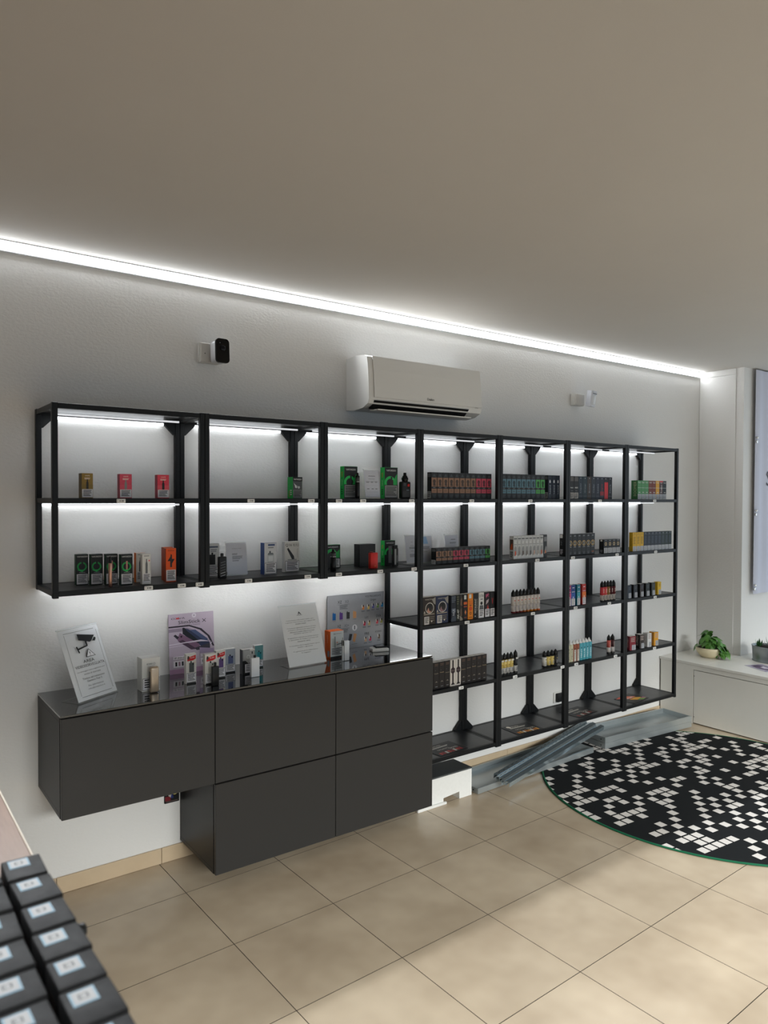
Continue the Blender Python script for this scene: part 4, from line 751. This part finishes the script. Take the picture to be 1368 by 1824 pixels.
small_sign('small acrylic price sign behind the pink portrait cartons', 2.660, 2.760, 3.030, t3, .150, [('l', .45, .80, .8, .84, 1, D2), ('l', .35, .66, .85, .72, 2, SB), ('l', .45, .5, .75, .52, 1, D2)])

# lilac product poster leaning on the wall
r = empty('product_poster', (1.262, 3.185, zc + .0006)); tag(r, 'lilac product poster standing against the wall behind the slim cartons', 'poster')
W0, H0 = .215, .268; mb = MB(); lil = M('b7a9b8', .45); lil2 = M('a996ac', .45)
ev = Vector((0, .022, H0)); mb.add([(-W0 / 2, 0, 0), (W0 / 2, 0, 0), (W0 / 2, .022, H0), (-W0 / 2, .022, H0), (-W0 / 2, .001, 0), (W0 / 2, .001, 0), (W0 / 2, .023, H0), (-W0 / 2, .023, H0)], [(0, 1, 2, 3), (7, 6, 5, 4), (0, 4, 5, 1), (3, 2, 6, 7), (0, 3, 7, 4), (1, 5, 6, 2)], lil)
po = mb.build('sheet', r)
PK = M('7a5a72', .4); NV = M('2c3450', .4)
decal('print', po, (-W0 / 2, 0, 0), (W0, 0, 0), ev, [('r', 0, 0, 1, .08, M('a2809c', .5)), ('p', [(0, .80), (.45, .80), (.72, .72), (.9, .58), (1, .40), (.96, .40), (.85, .58), (.68, .70), (.45, .775), (0, .775)], M('2e2632', .4)), ('p', [(0, .755), (.4, .755), (.6, .70), (0, .70)], M('8f8292', .4)),
      ('p', [(.30, .76), (.42, .73), (.88, .50), (.90, .44), (.70, .42), (.34, .66)], NV), ('p', [(.30, .76), (.34, .76), (.40, .70), (.68, .50), (.60, .46), (.30, .66)], M('15171f', .4)), ('p', [(.46, .71), (.58, .71), (.86, .53), (.80, .49)], M('465274', .4)),
      ('p', [(.24, .68), (.66, .46), (.68, .40), (.48, .38), (.20, .54), (.18, .58)], PK), ('p', [(.20, .54), (.48, .38), (.60, .38), (.30, .56)], M('4a3648', .4)), ('p', [(.10, .64), (.14, .66), (.22, .61), (.18, .575)], M('2a2630', .4)), ('e', .27, .615, .022, M('2a1c28', .4)),
      ('p', [(0, .50), (.35, .515), (.7, .53), (.95, .48), (.7, .50), (.35, .50), (0, .485)], M('d6cdd8', .4)), ('p', [(.65, .40), (.95, .47), (.93, .44), (.66, .385)], M('d6cdd8', .4)), ('p', [(.55, .40), (.9, .46), (.9, .36), (.6, .36)], M('3c3842', .4)), ('p', [(.0, .46), (.3, .47), (.3, .46), (0, .45)], M('cfc4d2', .4)),
      ('t', 'OXVA', .21, .925, .03, M('26222a', .5), .30), ('r', .165, .912, .235, .938, M('c2474a', .5)), ('t', 'SlimStick X', .52, .855, .058, M('1d1a20', .5), .62), ('t', 'Sottile e Potente', .52, .80, .020, M('4a4450', .5), .34), ('e', .56, .955, .05, M('cfc8d0', .5)), ('e', .56, .955, .014, M('8a848c', .5)),
      ('r', .08, .24, .38, .29, M('dcd6dc', .5)), ('t', 'IP IMX00', .23, .265, .03, BK, .24), ('r', .08, .11, .38, .22, M('e0dce2', .5)), ('r', .12, .13, .16, .20, BK), ('r', .19, .13, .23, .20, M('9a7a8a', .5)), ('r', .26, .13, .30, .20, M('2c3034', .5)), ('r', .33, .13, .36, .20, M('c08a78', .5)),
      ('r', .68, .24, .98, .29, M('dcd6dc', .5)), ('t', '+1.2', .86, .265, .025, BK, .14), ('r', .68, .11, .82, .22, M('e0dce2', .5)), ('r', .84, .11, .98, .22, M('e0dce2', .5)), ('o', .75, .165, .04, .015, D2), ('p', [(.66, .40), (.98, .36), (.98, .30), (.66, .30)], M('9a8aa6', .5))], gap=.0003, step=.00007)
# silver poster with pods on the wall behind the worktop
r = empty('product_poster', (2.1735, 3.200, zc + .0006)); tag(r, 'silver wall poster with rows of small coloured pods behind the orange box', 'poster')
W0, H0 = .363, .288; mb = MB(); SIL = noisy('silver_sheet', '85868a', '9c9da2', 5, .28, .42, metal=.55); mb.box(-W0 / 2, W0 / 2, 0, .002, 0, H0, SIL); po = mb.build('sheet', r)
sh = [('t', 'XZ', .21, .87, .05, BK, .07), ('t', 'X3', .33, .87, .05, D2, .06), ('r', .17, .82, .38, .823, BK), ('l', .21, .73, .35, .81, 6, D2), ('t', 'XZ', .20, .43, .05, BK, .06), ('t', 'X3+', .33, .43, .05, D2, .08), ('r', .17, .38, .38, .383, BK), ('l', .22, .30, .36, .37, 5, D2),
      ('t', 'POD PRECARICATE', .80, .93, .035, M('3a3b3f', .5), .28), ('t', 'Origini', .80, .855, .05, M('2a2b2e', .5), .10), ('t', 'VAPE', .68, .535, .045, D2, .07), ('t', 'OVA', .90, .545, .05, BK, .09), ('t', 'FRE', .69, .235, .045, BK, .08), ('t', 'ICONIC', .90, .25, .03, BK, .12),
      ('e', .47, .375, .045, M('c9c9cc', .4)), ('r', .462, .34, .478, .41, M('44464a', .5))]
PODS = []
for u, c in ((.115, '0f5a9a'), (.235, '54347e'), (.355, '2b2b2e'), (.47, 'b9875c')):
    PODS.append([('p', [(u - .028, .55), (u + .028, .55), (u + .028, .67), (u - .008, .675), (u - .008, .69), (u - .022, .69), (u - .022, .675), (u - .028, .67)], M(c, .4)), ('l', u - .03, .525, u + .03, .535, 1, D2)])
for u, v, c in ((.62, .73, 'c9783c'), (.715, .73, 'c2a35c'), (.80, .74, '5a5a9a'), (.885, .74, '6a8a4a'), (.965, .75, '1f7ab4'), (.645, .43, 'b8304c'), (.73, .43, 'b09a6a'), (.875, .44, 'c84a5a'), (.955, .445, '8a8a4a'), (.665, .13, 'c09a78'), (.75, .135, 'c83a5c'), (.91, .15, '6a5a50')):
    PODS.append([('p', [(u - .02, v - .04), (u + .02, v - .045), (u + .022, v + .02), (u + .005, v + .045), (u - .01, v + .02)], M(c, .4)), ('p', [(u - .026, v + .045), (u - .012, v + .05), (u - .006, v), (u - .02, v - .01)], M('cfcac4', .5)), ('r', u - .004, v + .01, u + .012, v + .045, M('2c2a2c', .5)), ('l', u - .03, v - .085, u + .03, v - .06, 2, D2)])
PODS.append([('p', [(.36, .14), (.41, .15), (.43, .26), (.38, .27)], M('2c2c2f', .4)), ('p', [(.435, .13), (.475, .10), (.51, .25), (.46, .27)], M('b9875c', .4)), ('l', .42, .065, .52, .075, 1, D2)])
for pp in PODS: decal('pod_picture', po, (-W0 / 2, 0, 0), (W0, 0, 0), (0, 0, H0), pp, gap=.0003, step=.00005)
decal('print', po, (-W0 / 2, 0, 0), (W0, 0, 0), (0, 0, H0), sh, gap=.0003, step=.00003)
# graphic card on the wall below the first cabinet
r = empty('graphic_card', (1.169, 3.2015, .267)); tag(r, 'small black graphic card on the wall half hidden under the leftmost cabinet', 'card')
mb = MB(); mb.box(-.0335, .0335, 0, .01, 0, .11, M('121316', .5), bev=.001); po = mb.build('sheet', r)
decal('print', po, (-.0335, 0, 0), (.067, 0, 0), (0, 0, .11), [('r', .02, .1, .4, .28, M('6a1a22', .5)), ('p', [(.25, .3), (.45, .2), (.45, .4), (.3, .5)], M('a8a49c', .5)), ('o', .7, .42, .18, .05, M('c2b46a', .5)), ('p', [(.4, .2), (.6, .18), (.5, .5)], M('24306a', .5)), ('l', .1, .03, .9, .08, 1, M('6a5a52', .5))])

# flyers lying on the bottom shelf
zb = LEV['bot']
for k, (x, y, rz, lab, cols) in enumerate(((2.625, 2.998, 4, 'black flyer with red and white print on the fourth bay bottom shelf', ('b04a44', 'c9c4bc', '8a2c30')), (3.232, 2.990, -3, 'black flyer with white logo and amber bottles on the fifth bay bottom shelf', ('c87a34', 'e2dccf', 'd8a04a')),
                                             (3.775, 3.012, 6, 'dark grey flyer with a white block print on the sixth bay bottom shelf', ('8a3a34', 'cfc9c0', '5a504a')), (4.325, 3.000, 8, 'colourful red and green flyer on the seventh bay bottom shelf', ('d2563c', 'e2a23c', '7aa04a')))):
    mb = MB(); mb.box(-.105, .105, -.075, .075, 0, .0007, M('202123' if k != 3 else '2a2624', .45)); o = mb.build('flyer', None, (x, y, zb + .0004), (0, 0, R(rz))); tag(o, lab, 'flyer', 'flyers on the bottom shelf')
    c1, c2, c3 = [M(c, .5) for c in cols]
    if k == 3: S = [('p', [(.0, .9), (.3, .98), (.55, .8), (.3, .7)], c1), ('p', [(.2, .7), (.6, .8), (.85, .55), (.4, .5)], M('e07a5a', .5)), ('p', [(.3, .45), (.7, .5), (.9, .3), (.5, .2)], c2), ('p', [(.5, .2), (.8, .28), (.98, .12), (.7, .05)], c3), ('p', [(.75, .25), (.98, .3), (.98, .1)], M('b86a8a', .5)), ('t', 'SALES', .5, .6, .12, WH, .4)]
    else: S = [('e', .2, .86, .07, c2), ('t', 'AROMA', .42, .84, .08, c2, .3), ('l', .15, .62, .75, .74, 2, c2), ('t', 'ORGANICI', .42, .48, .10, M('b9b4ac', .5), .4), ('t', '12FOOD', .72, .38, .11, c2, .3)] + [('r', .1 + .1 * i, .06, .17 + .1 * i, .24 + .03 * (i % 2), (c1, c3, c2)[i % 3]) for i in range(8)]
    decal('print', o, (-.105, -.075, .0007), (.21, 0, 0), (0, .15, 0), S, gap=.0003, step=.00008)
# wall sockets
def socket(label, x, z, plug):
    r = empty('wall_socket', (x, YW, z)); tag(r, label, 'socket')
    mb = MB(); mb.box(-.042, .042, -.010, -.0005, -.036, .036, M('dcdad6', .35), bev=.003, seg=2); mb.build('cover_plate', r)
    mb = MB(); mb.box(-.030, .036, -.034, -.0102, -.026, .030, M('17181a', .4), bev=.004, seg=2); mb.build('plug', r, label='black plugged-in adapter')
socket('white wall socket with a black adapter above the bottom shelf of the fifth bay', 3.806, .322, True)

# ================================================================ THINGS ON THE WALL
# air conditioner
AX0, AX1 = 2.118, 2.895
r = empty('air_conditioner', ((AX0 + AX1) / 2, YW, 2.10)); tag(r, 'white wall air conditioner above the third rack bay with its flap open', 'air conditioner')
ACM = M('dcdbd8', .3, spec=.5); ACM2 = M('d0cfcc', .35)
yw = YW - .0005
prof = [(yw, 2.375), (yw - .09, 2.382), (yw - .165, 2.374), (yw - .185, 2.365), (yw - .196, 2.30), (yw - .204, 2.20), (yw - .206, 2.150), (yw - .196, 2.128), (yw - .150, 2.108), (yw - .075, 2.100), (yw, 2.108)]
part(r, 'housing', lambda m: m.prism(prof, AX0, AX1, 'x', ACM))
part(r, 'front_panel', lambda m: m.prism([(yw - .1865, 2.366), (yw - .197, 2.30), (yw - .205, 2.20), (yw - .2068, 2.158), (yw - .2108, 2.160), (yw - .2095, 2.20), (yw - .2015, 2.30), (yw - .191, 2.368)], AX0 + .028, AX1 - .004, 'x', ACM))
part(r, 'air_slot', lambda m: m.prism([(yw - .200, 2.145), (yw - .155, 2.1075), (yw - .165, 2.1025), (yw - .2095, 2.143)], AX0 + .03, AX1 - .10, 'x', M('0d0d0e', .6)), 'dark open air outlet')
part(r, 'flap', lambda m: m.prism([(yw - .158, 2.094), (yw - .162, 2.099), (yw - .232, 2.098), (yw - .231, 2.093)], AX0 + .035, AX1 - .105, 'x', M('e6e5e2', .35)), 'open white louvre flap')
part(r, 'end_cap', lambda m: m.prism([(a - .0 if a > YW - .05 else a - .0015, b + .0) for a, b in prof], AX0 - .004, AX0 - .0002, 'x', ACM2))
decal('logo', r, Vector((2.49, yw - .2115, 2.168)) - r.location, (.05, 0, 0), (0, 0, .016), [('t', 'Daikin', .5, .5, .8, M('151618', .5), .95)])
decal('badge', r, Vector((2.835, yw - .2115, 2.150)) - r.location, (.03, 0, 0), (0, .0, .012), [('t', 'inverter', .5, .5, .6, M('77787a', .5), .9)])
# security camera on its bracket box
r = empty('security_camera', (1.33, YW, 2.30)); tag(r, 'white security camera with a black front on a wall bracket above the first bay', 'camera')
part(r, 'back_box', lambda m: (m.box(1.297, 1.392, YW - .022, YW - .0005, 2.266, 2.358, M('cfcdc8', .4), bev=.002), m.box(1.300, 1.389, YW - .032, YW - .022, 2.269, 2.355, M('c9c7c2', .4), bev=.002)))
part(r, 'screw', lambda m: m.box(1.318, 1.322, YW - .0335, YW - .032, 2.306, 2.310, M('3a3a3a', .4)))
mb = MB(); mb.box(-.030, .030, -.026, .042, -.050, .050, M('d2d3d6', .35), bev=.016, seg=4); cb_ = mb.build('camera_body', r, (.040, -.080, .012), (R(-3), 0, R(4)))
def rrect(w, h, rr, n=6):
    return [(sx * (w - rr) + rr * math.cos(a0 + i * math.pi / 2 / n), sz * (h - rr) + rr * math.sin(a0 + i * math.pi / 2 / n)) for sx, sz, a0 in ((1, 1, 0), (-1, 1, math.pi / 2), (-1, -1, math.pi), (1, -1, 1.5 * math.pi)) for i in range(n + 1)]
mb = MB(); mb.prism(rrect(.033, .055, .017), -.0315, -.020, 'y', M('050506', .12)); mb.build('front_face', cb_, label='glossy black face')
mb = MB(); mb.lathe([(.012, 0), (.014, .002), (.010, .004)], M('0c0d12', .05), 18); mb.build('lens', cb_, (0.0, -.0315, .012), (R(90), 0, 0)); mb = MB(); mb.lathe([(.002, 0), (.002, .001)], M('77787a', .2), 10); mb.build('indicator', cb_, (-.014, -.0317, .034), (R(90), 0, 0))
mb = MB(); mb.tube([(.03, -.03, .008), (.04, -.045, .010)], .012, M('cfcdc8', .4), 12); mb.build('mount', r)
# motion sensor
r = empty('motion_sensor', (3.96, YW, 2.31)); tag(r, 'small white motion sensor on a wall box right of the air conditioner', 'sensor')
part(r, 'back_box', lambda m: (m.box(3.912, 4.005, YW - .040, YW - .0005, 2.272, 2.350, M('cfcdc8', .4), bev=.002), m.box(3.916, 4.001, YW - .046, YW - .040, 2.276, 2.346, M('c6c4bf', .4), bev=.001)))
mb = MB()
pf = [(.0, -.052), (.026, -.050), (.040, -.030), (.044, 0), (.040, .030), (.026, .050), (.0, .052)]
mb.prism([(-.030, -.030), (.030, -.030), (.034, -.02), (.034, .01), (-.034, .01), (-.034, -.02)], -.052, .052, 'z', M('c9ccd4', .3)); sb = mb.build('sensor_body', r, (.050, -.084, .008), (R(8), 0, R(14)))
mb = MB(); mb.lathe([(.020, -.040), (.027, -.036), (.029, 0), (.027, .020), (.020, .024)], M('dfe3e8', .12), 18, c=(0, -.022, 0), sy=.6); mb.build('lens', sb); mb = MB(); mb.box(-.028, .028, -.034, -.0305, .032, .036, M('3a3c40', .4)); mb.build('slot', sb)

# ================================================================ LOW WHITE BOX, TRAYS AND RAILS ON THE FLOOR
r = empty('floor_box', (2.58, 3.02, 0)); tag(r, 'low white box with a dark top beside the lower cabinet', 'box')
WB = noisy('white_foam', 'd9d9d6', 'e0e0dd', 60, .7, .8, .2, 300)
yb0, yb1 = 2.945, 3.100
part(r, 'body', lambda m: m.prism([(2.392, .0005), (2.572, .0005), (2.572, .030), (2.687, .040), (2.687, .0005), (2.778, .0005), (2.778, .148), (2.392, .148)], yb0, yb1, 'y', WB))
part(r, 'grey_top', lambda m: m.box(2.390, 2.780, yb0 - .001, yb1 + .001, .148, .156, M('55585a', .3, .3), bev=.001))  # box top in a darker grey than its body
part(r, 'foot', lambda m: m.prism([(2.386, .0005), (2.585, .0005), (2.585, .012), (2.386, .016)], yb0 - .012, yb0 - .0005, 'y', WB))
def tray(label, x, y, z, lx, ly, h, rz, ry=0.0):
    r = empty('steel_tray', (x, y, z), R(rz)); r.rotation_euler = (0, ry, R(rz)); tag(r, label, 'steel tray', 'galvanised steel trays on the floor'); t = .0016
    def p(n, fn, lab=None):
        mb = MB(); fn(mb); return mb.build(n, r, label=lab)
    p('pan', lambda m: m.box(-lx / 2, lx / 2, -ly / 2, ly / 2, 0, t, MAT_GALV))
    for s in (-1, 1):
        f = p('flange', lambda m: (m.box(-lx / 2, lx / 2, s * ly / 2 - t / 2, s * ly / 2 + t / 2, t, h, MAT_GALV), m.box(-lx / 2, lx / 2, s * (ly / 2) - (.012 if s > 0 else 0), s * (ly / 2) + (0 if s > 0 else .012), h, h + t, MAT_GALV)))
        f = p('end_flange', lambda m: m.box(s * lx / 2 - t / 2, s * lx / 2 + t / 2, -ly / 2 + .001, ly / 2 - .001, t, h, MAT_GALV))
        for q in (-.9, .9):
            mb = MB(); mb.lathe([(.004, 0), (.004, .0012)], M('15181a', .5), 10); mb.build('bolt_hole', f, (s * lx / 2 + s * t, q * ly / 2 * .8, h * .5), (0, R(90) * s, 0))
    return r
tray('long galvanised steel tray on the floor beside the white box', 3.325, 3.062, .0085, 1.04, .255, .030, 1.2, -.0125)
tray('lower galvanised tray of the stacked pair at the bench end', 4.432, 3.035, .0100, .90, .24, .036, -4.5)
tray('upper galvanised tray of the stacked pair at the bench end', 4.432, 3.035, .0486, .90, .24, .036, -4.5)
RL = [((2.965, 2.945, .072), (4.060, 3.180, .122), 186, 'uppermost slotted steel rail of the bundle, nearest the wall'), ((2.950, 2.917, .070), (4.072, 3.152, .118), 168, 'second slotted steel rail of the bundle from the wall'), ((2.958, 2.889, .068), (4.085, 3.124, .120), 194, 'middle slotted steel rail of the bundle'),
      ((2.938, 2.861, .070), (4.050, 3.096, .116), 172, 'fourth slotted steel rail of the bundle from the wall'), ((2.948, 2.833, .068), (4.105, 3.072, .112), 190, 'front slotted steel rail of the bundle, nearest the rug')]
for k, (a, b_, roll, lab) in enumerate(RL):
    a, b_ = Vector(a), Vector(b_); Ld = (b_ - a).length; d = (b_ - a).normalized()
    r = empty('steel_rail', a); r.rotation_mode = 'QUATERNION'; r.rotation_quaternion = d.to_track_quat('X', 'Z') @ Matrix.Rotation(R(roll), 3, 'X').to_quaternion()
    tag(r, lab, 'steel rail', 'bundle of slotted steel rails'); w = .0255; t = .0016
    for nm, bx in (('web', (0, Ld, -w / 2, w / 2, 0, t)), ('lip', (0, Ld, -w / 2, -w / 2 + t, t, .027)), ('lip', (0, Ld, w / 2 - t, w / 2, t, .027))):
        mb = MB(); mb.box(*bx, MAT_GALVD); o = mb.build(nm, r)
        if nm == 'web' and k in (0, 1):
            mb = MB(); n = 22
            for i in range(n):
                x = .03 + i * (Ld - .06) / n; mb.box(x, x + .014, -.002, .002, -.0004, 0, M('14181a', .6))
            mb.build('slots', o, label='row of dark punched slots')['kind'] = 'stuff'

# ================================================================ BENCH PLANTS
def leaf_mesh(L_, W_, droop, mat):
    mb = MB(); n = 6; pts = []
    out = [(0, .0), (.10, .30), (.3, .50), (.55, .42), (.8, .22), (1, 0)]
    vs = []
    for u, w in out:
        z = -droop * u * u * L_; vs += [(u * L_, -w * W_, z - abs(w) * W_ * .12), (u * L_, 0, z + .0), (u * L_, w * W_, z - abs(w) * W_ * .12)]
    fs = []
    for i in range(len(out) - 1):
        for j in (0, 1): fs.append((i * 3 + j, (i + 1) * 3 + j, (i + 1) * 3 + j + 1, i * 3 + j + 1))
    mb.add(vs, fs, mat, True); return mb
LEAF = noisy('pothos_leaf', '2c5c22', '5c9038', 30, .3, .42); LEAF2 = noisy('succulent_leaf', '1e4a24', '356a34', 60, .4, .5)
def leafmeshes(mat, dims):
    out = []
    for L_, W_, dr in dims:
        o = leaf_mesh(L_, W_, dr, mat).build('leaf_src'); me = o.data; bpy.data.objects.remove(o); out.append(me)
    return out
r = empty('potted_plant', (5.255, 2.965, .4495)); tag(r, 'trailing green plant in a round cream bowl on the white bench', 'plant')
mb = MB(); mb.lathe([(.050, 0), (.058, .001), (.080, .020), (.098, .050), (.104, .076), (.100, .078), (.094, .060), (.03, .056), (.001, .056)], noisy('cream_ceramic', 'd3c6a4', 'd9cdae', 30, .4, .5), 36); mb.build('bowl', r, label='cream ceramic bowl')
mb = MB(); mb.lathe([(.094, .058), (.090, .066), (.001, .070)], noisy('soil', '1c1510', '2c2118', 90, .9, .95), 24); mb.build('soil', r)
LM = leafmeshes(LEAF, ((.064, .046, .5), (.054, .040, .9), (.070, .050, .25)))
random.seed(11)
for k in range(66):
    a = random.uniform(0, 2 * math.pi); rad = random.uniform(.015, .115); zz = .090 + .11 * (1 - rad / .13) * random.uniform(.4, 1.35)
    if k > 46: a = R(-95) + random.uniform(-.45, .45); rad = random.uniform(.10, .165); zz = random.uniform(.02, .11)
    cx, cy = rad * math.cos(a), rad * math.sin(a)
    o = bpy.data.objects.new('leaf', LM[k % 3]); COL.objects.link(o); o.parent = r; o.location = (cx * .75, cy * .75, zz)
    o.rotation_euler = (random.uniform(-.5, .5), random.uniform(.0, .9) if k <= 46 else random.uniform(.5, 1.1), a + random.uniform(-.6, .6))
    mw = o.rotation_euler.to_matrix(); lo = min((mw @ v.co).z for v in o.data.vertices) + o.location.z
    if lo < .004: o.location.z += .004 - lo
for k in range(14):
    a = random.uniform(0, 2 * math.pi) if k < 8 else R(-95) + random.uniform(-.4, .4); rr = random.uniform(.05, .09) if k < 8 else .12
    mb = MB(); mb.tube([(0.01 * math.cos(a), .01 * math.sin(a), .065), (rr * .55 * math.cos(a), rr * .55 * math.sin(a), .115), (rr * math.cos(a), rr * math.sin(a), .105 if k < 8 else .05)], .0016, M('5a7a34', .5), 6); mb.build('stem', r)
r = empty('succulent_planter', (5.475, 2.615, .4495)); tag(r, 'oval galvanised planter with dark succulents at the right edge of the bench', 'plant')
mb = MB(); mb.lathe([(.094, 0), (.098, .001), (.098, .006), (.095, .008), (.100, .108), (.103, .110), (.103, .114), (.098, .114), (.096, .10), (.001, .098)], noisy('zinc', '8c9396', 'aab0b2', 12, .28, .42, metal=.9), 36, sx=1.0, sy=1.35); mb.build('planter_bowl', r)
mb = MB(); mb.lathe([(.094, .099), (.08, .106), (.001, .108)], M('221a14', .95), 24, sy=1.35); mb.build('soil', r)
LS = leafmeshes(LEAF2, ((.06, .018, -.5), (.045, .016, -.3)))
for cx, cy, n, hh, sc_ in ((-.03, .075, 12, .105, .9), (.0, -.005, 18, .11, 1.25), (.03, -.075, 14, .11, 1.0)):
    for k in range(n):
        a = k * 2.4; el = .35 + 1.0 * k / n
        o = bpy.data.objects.new('leaf', LS[k % 2]); COL.objects.link(o); o.parent = r; o.location = (cx + .008 * math.cos(a), cy + .008 * math.sin(a), hh); o.rotation_euler = (0, -el, a); o.scale = (sc_,) * 3
mb = MB(); mb.box(-.105, .105, -.074, .074, 0, .0008, M('a9a2b4', .4)); o = mb.build('flyer', None, (5.225, 2.545, .4498), (0, 0, R(66))); tag(o, 'lilac grey flyer lying on the white bench before the planter', 'flyer')
decal('print', o, (-.105, -.074, .0008), (.21, 0, 0), (0, .148, 0), [('p', [(.1, .2), (.5, .1), (.95, .3), (.9, .8), (.5, .9), (.15, .7)], M('6a5a72', .45)), ('p', [(.3, .3), (.7, .3), (.6, .6), (.4, .6)], M('cfc8d4', .45)), ('l', .1, .86, .6, .94, 1, WH), ('p', [(.5, .5), (.9, .6), (.8, .75)], M('3a3040', .45))])

# ================================================================ COUNTER IN THE FOREGROUND
r = empty('shop_counter', (-.2, 1.3, 0)); tag(r, 'shop counter with a light wooden top at the lower left corner', 'counter')
WOOD = noisy('oak_top', '765c4c', '8a6e5d', 18, .4, .5, stretch=(6, .6, 1))
part(r, 'counter_top', lambda m: m.box(-.75, .262, .38, 2.28, .965, 1.0, WOOD, bev=.001))
part(r, 'edge_band', lambda m: m.box(.2622, .2655, .38, 2.28, .965, 1.0005, M('d6cbbb', .45), bev=.0006), 'pale edge band')
part(r, 'counter_body', lambda m: m.box(-.72, .235, .42, 2.24, .002, .965, MAT_WHITE, bev=.002))
CBX = noisy('black_card', '121214', '18181a', 50, .55, .7, spec=.25)
random.seed(5)
def cbox(label, x0, x1, y0, y1, tilt):
    w, d, h = x1 - x0, y1 - y0, .096
    mb = MB(); mb.box(-w / 2, w / 2, -d / 2, d / 2, 0, h, CBX, bev=.0022, seg=2)
    o = mb.build('packed_carton', None, ((x0 + x1) / 2, (y0 + y1) / 2, 1.0008 + abs(math.sin(tilt)) * d / 2), (tilt, 0, random.uniform(-.03, .03))); tag(o, label, 'carton', 'black cartons on the counter')
    mb = MB(); mb.box(-w / 2 + .002, w / 2 - .002, -d / 2 - .0006, -d / 2 + .001, h - .030, h - .004, M('202022', .5)); mb.build('tuck_flap', o)
    mb = MB(); mb.box(-w / 2 + .008, -w / 2 + .036, d / 2 - .036, d / 2 - .007, h, h + .0006, M('8fb0c4', .5)); lb = mb.build('price_sticker', o, label='pale blue and white sticker')
    decal('sticker_print', lb, (-w / 2 + .0105, d / 2 - .0335, h + .0006), (.023, 0, 0), (0, .024, 0), [('r', 0, 0, 1, 1, M('b9babc', .5)), ('t', 'E3', .5, .5, .45, M('55575a', .5), .5)], gap=.0002)
    decal('side_print', o, (-w / 2, d / 2, 0), (0, -d, 0), (0, 0, h), [('r', .3, .3, .8, .8, M('3a3230', .5)), ('p', [(.4, .4), (.7, .5), (.6, .7)], M('5a3a36', .5))])
    return o
ys = [.710, .784, .858, .924, .994, 1.068, 1.148, 1.222]
for k in range(7):
    cbox('black carton with a pale sticker in the right counter column, %s' % ['nearest to the camera', 'second from the camera', 'third from the camera', 'fourth from the camera', 'third from the far end', 'second from the far end', 'at the far end'][k], .184 - .002 * (k // 3), .240 - .002 * (k // 2), ys[k] + .0005, ys[k + 1] - .0005, R(-2.5))
for k in range(7):
    cbox('black carton with a pale sticker in the left counter column, %s' % ['nearest to the camera', 'second from the camera', 'third from the camera', 'fourth from the camera', 'third from the far end', 'second from the far end', 'at the far end'][k], .118, .174, ys[k] + .002, ys[k + 1] - .0005, R(-2.5))
mb = MB(); mb.lathe([(.006, 0), (.009, .001), (.009, .008), (.006, .010)], M('1a1a1b', .4), 14); o = mb.build('hang_knob', None, (.2415, 1.012, 1.074), (0, R(90), 0)); o.parent = bpy.data.objects['packed_carton.004']; o.matrix_parent_inverse = bpy.data.objects['packed_carton.004'].matrix_basis.inverted()
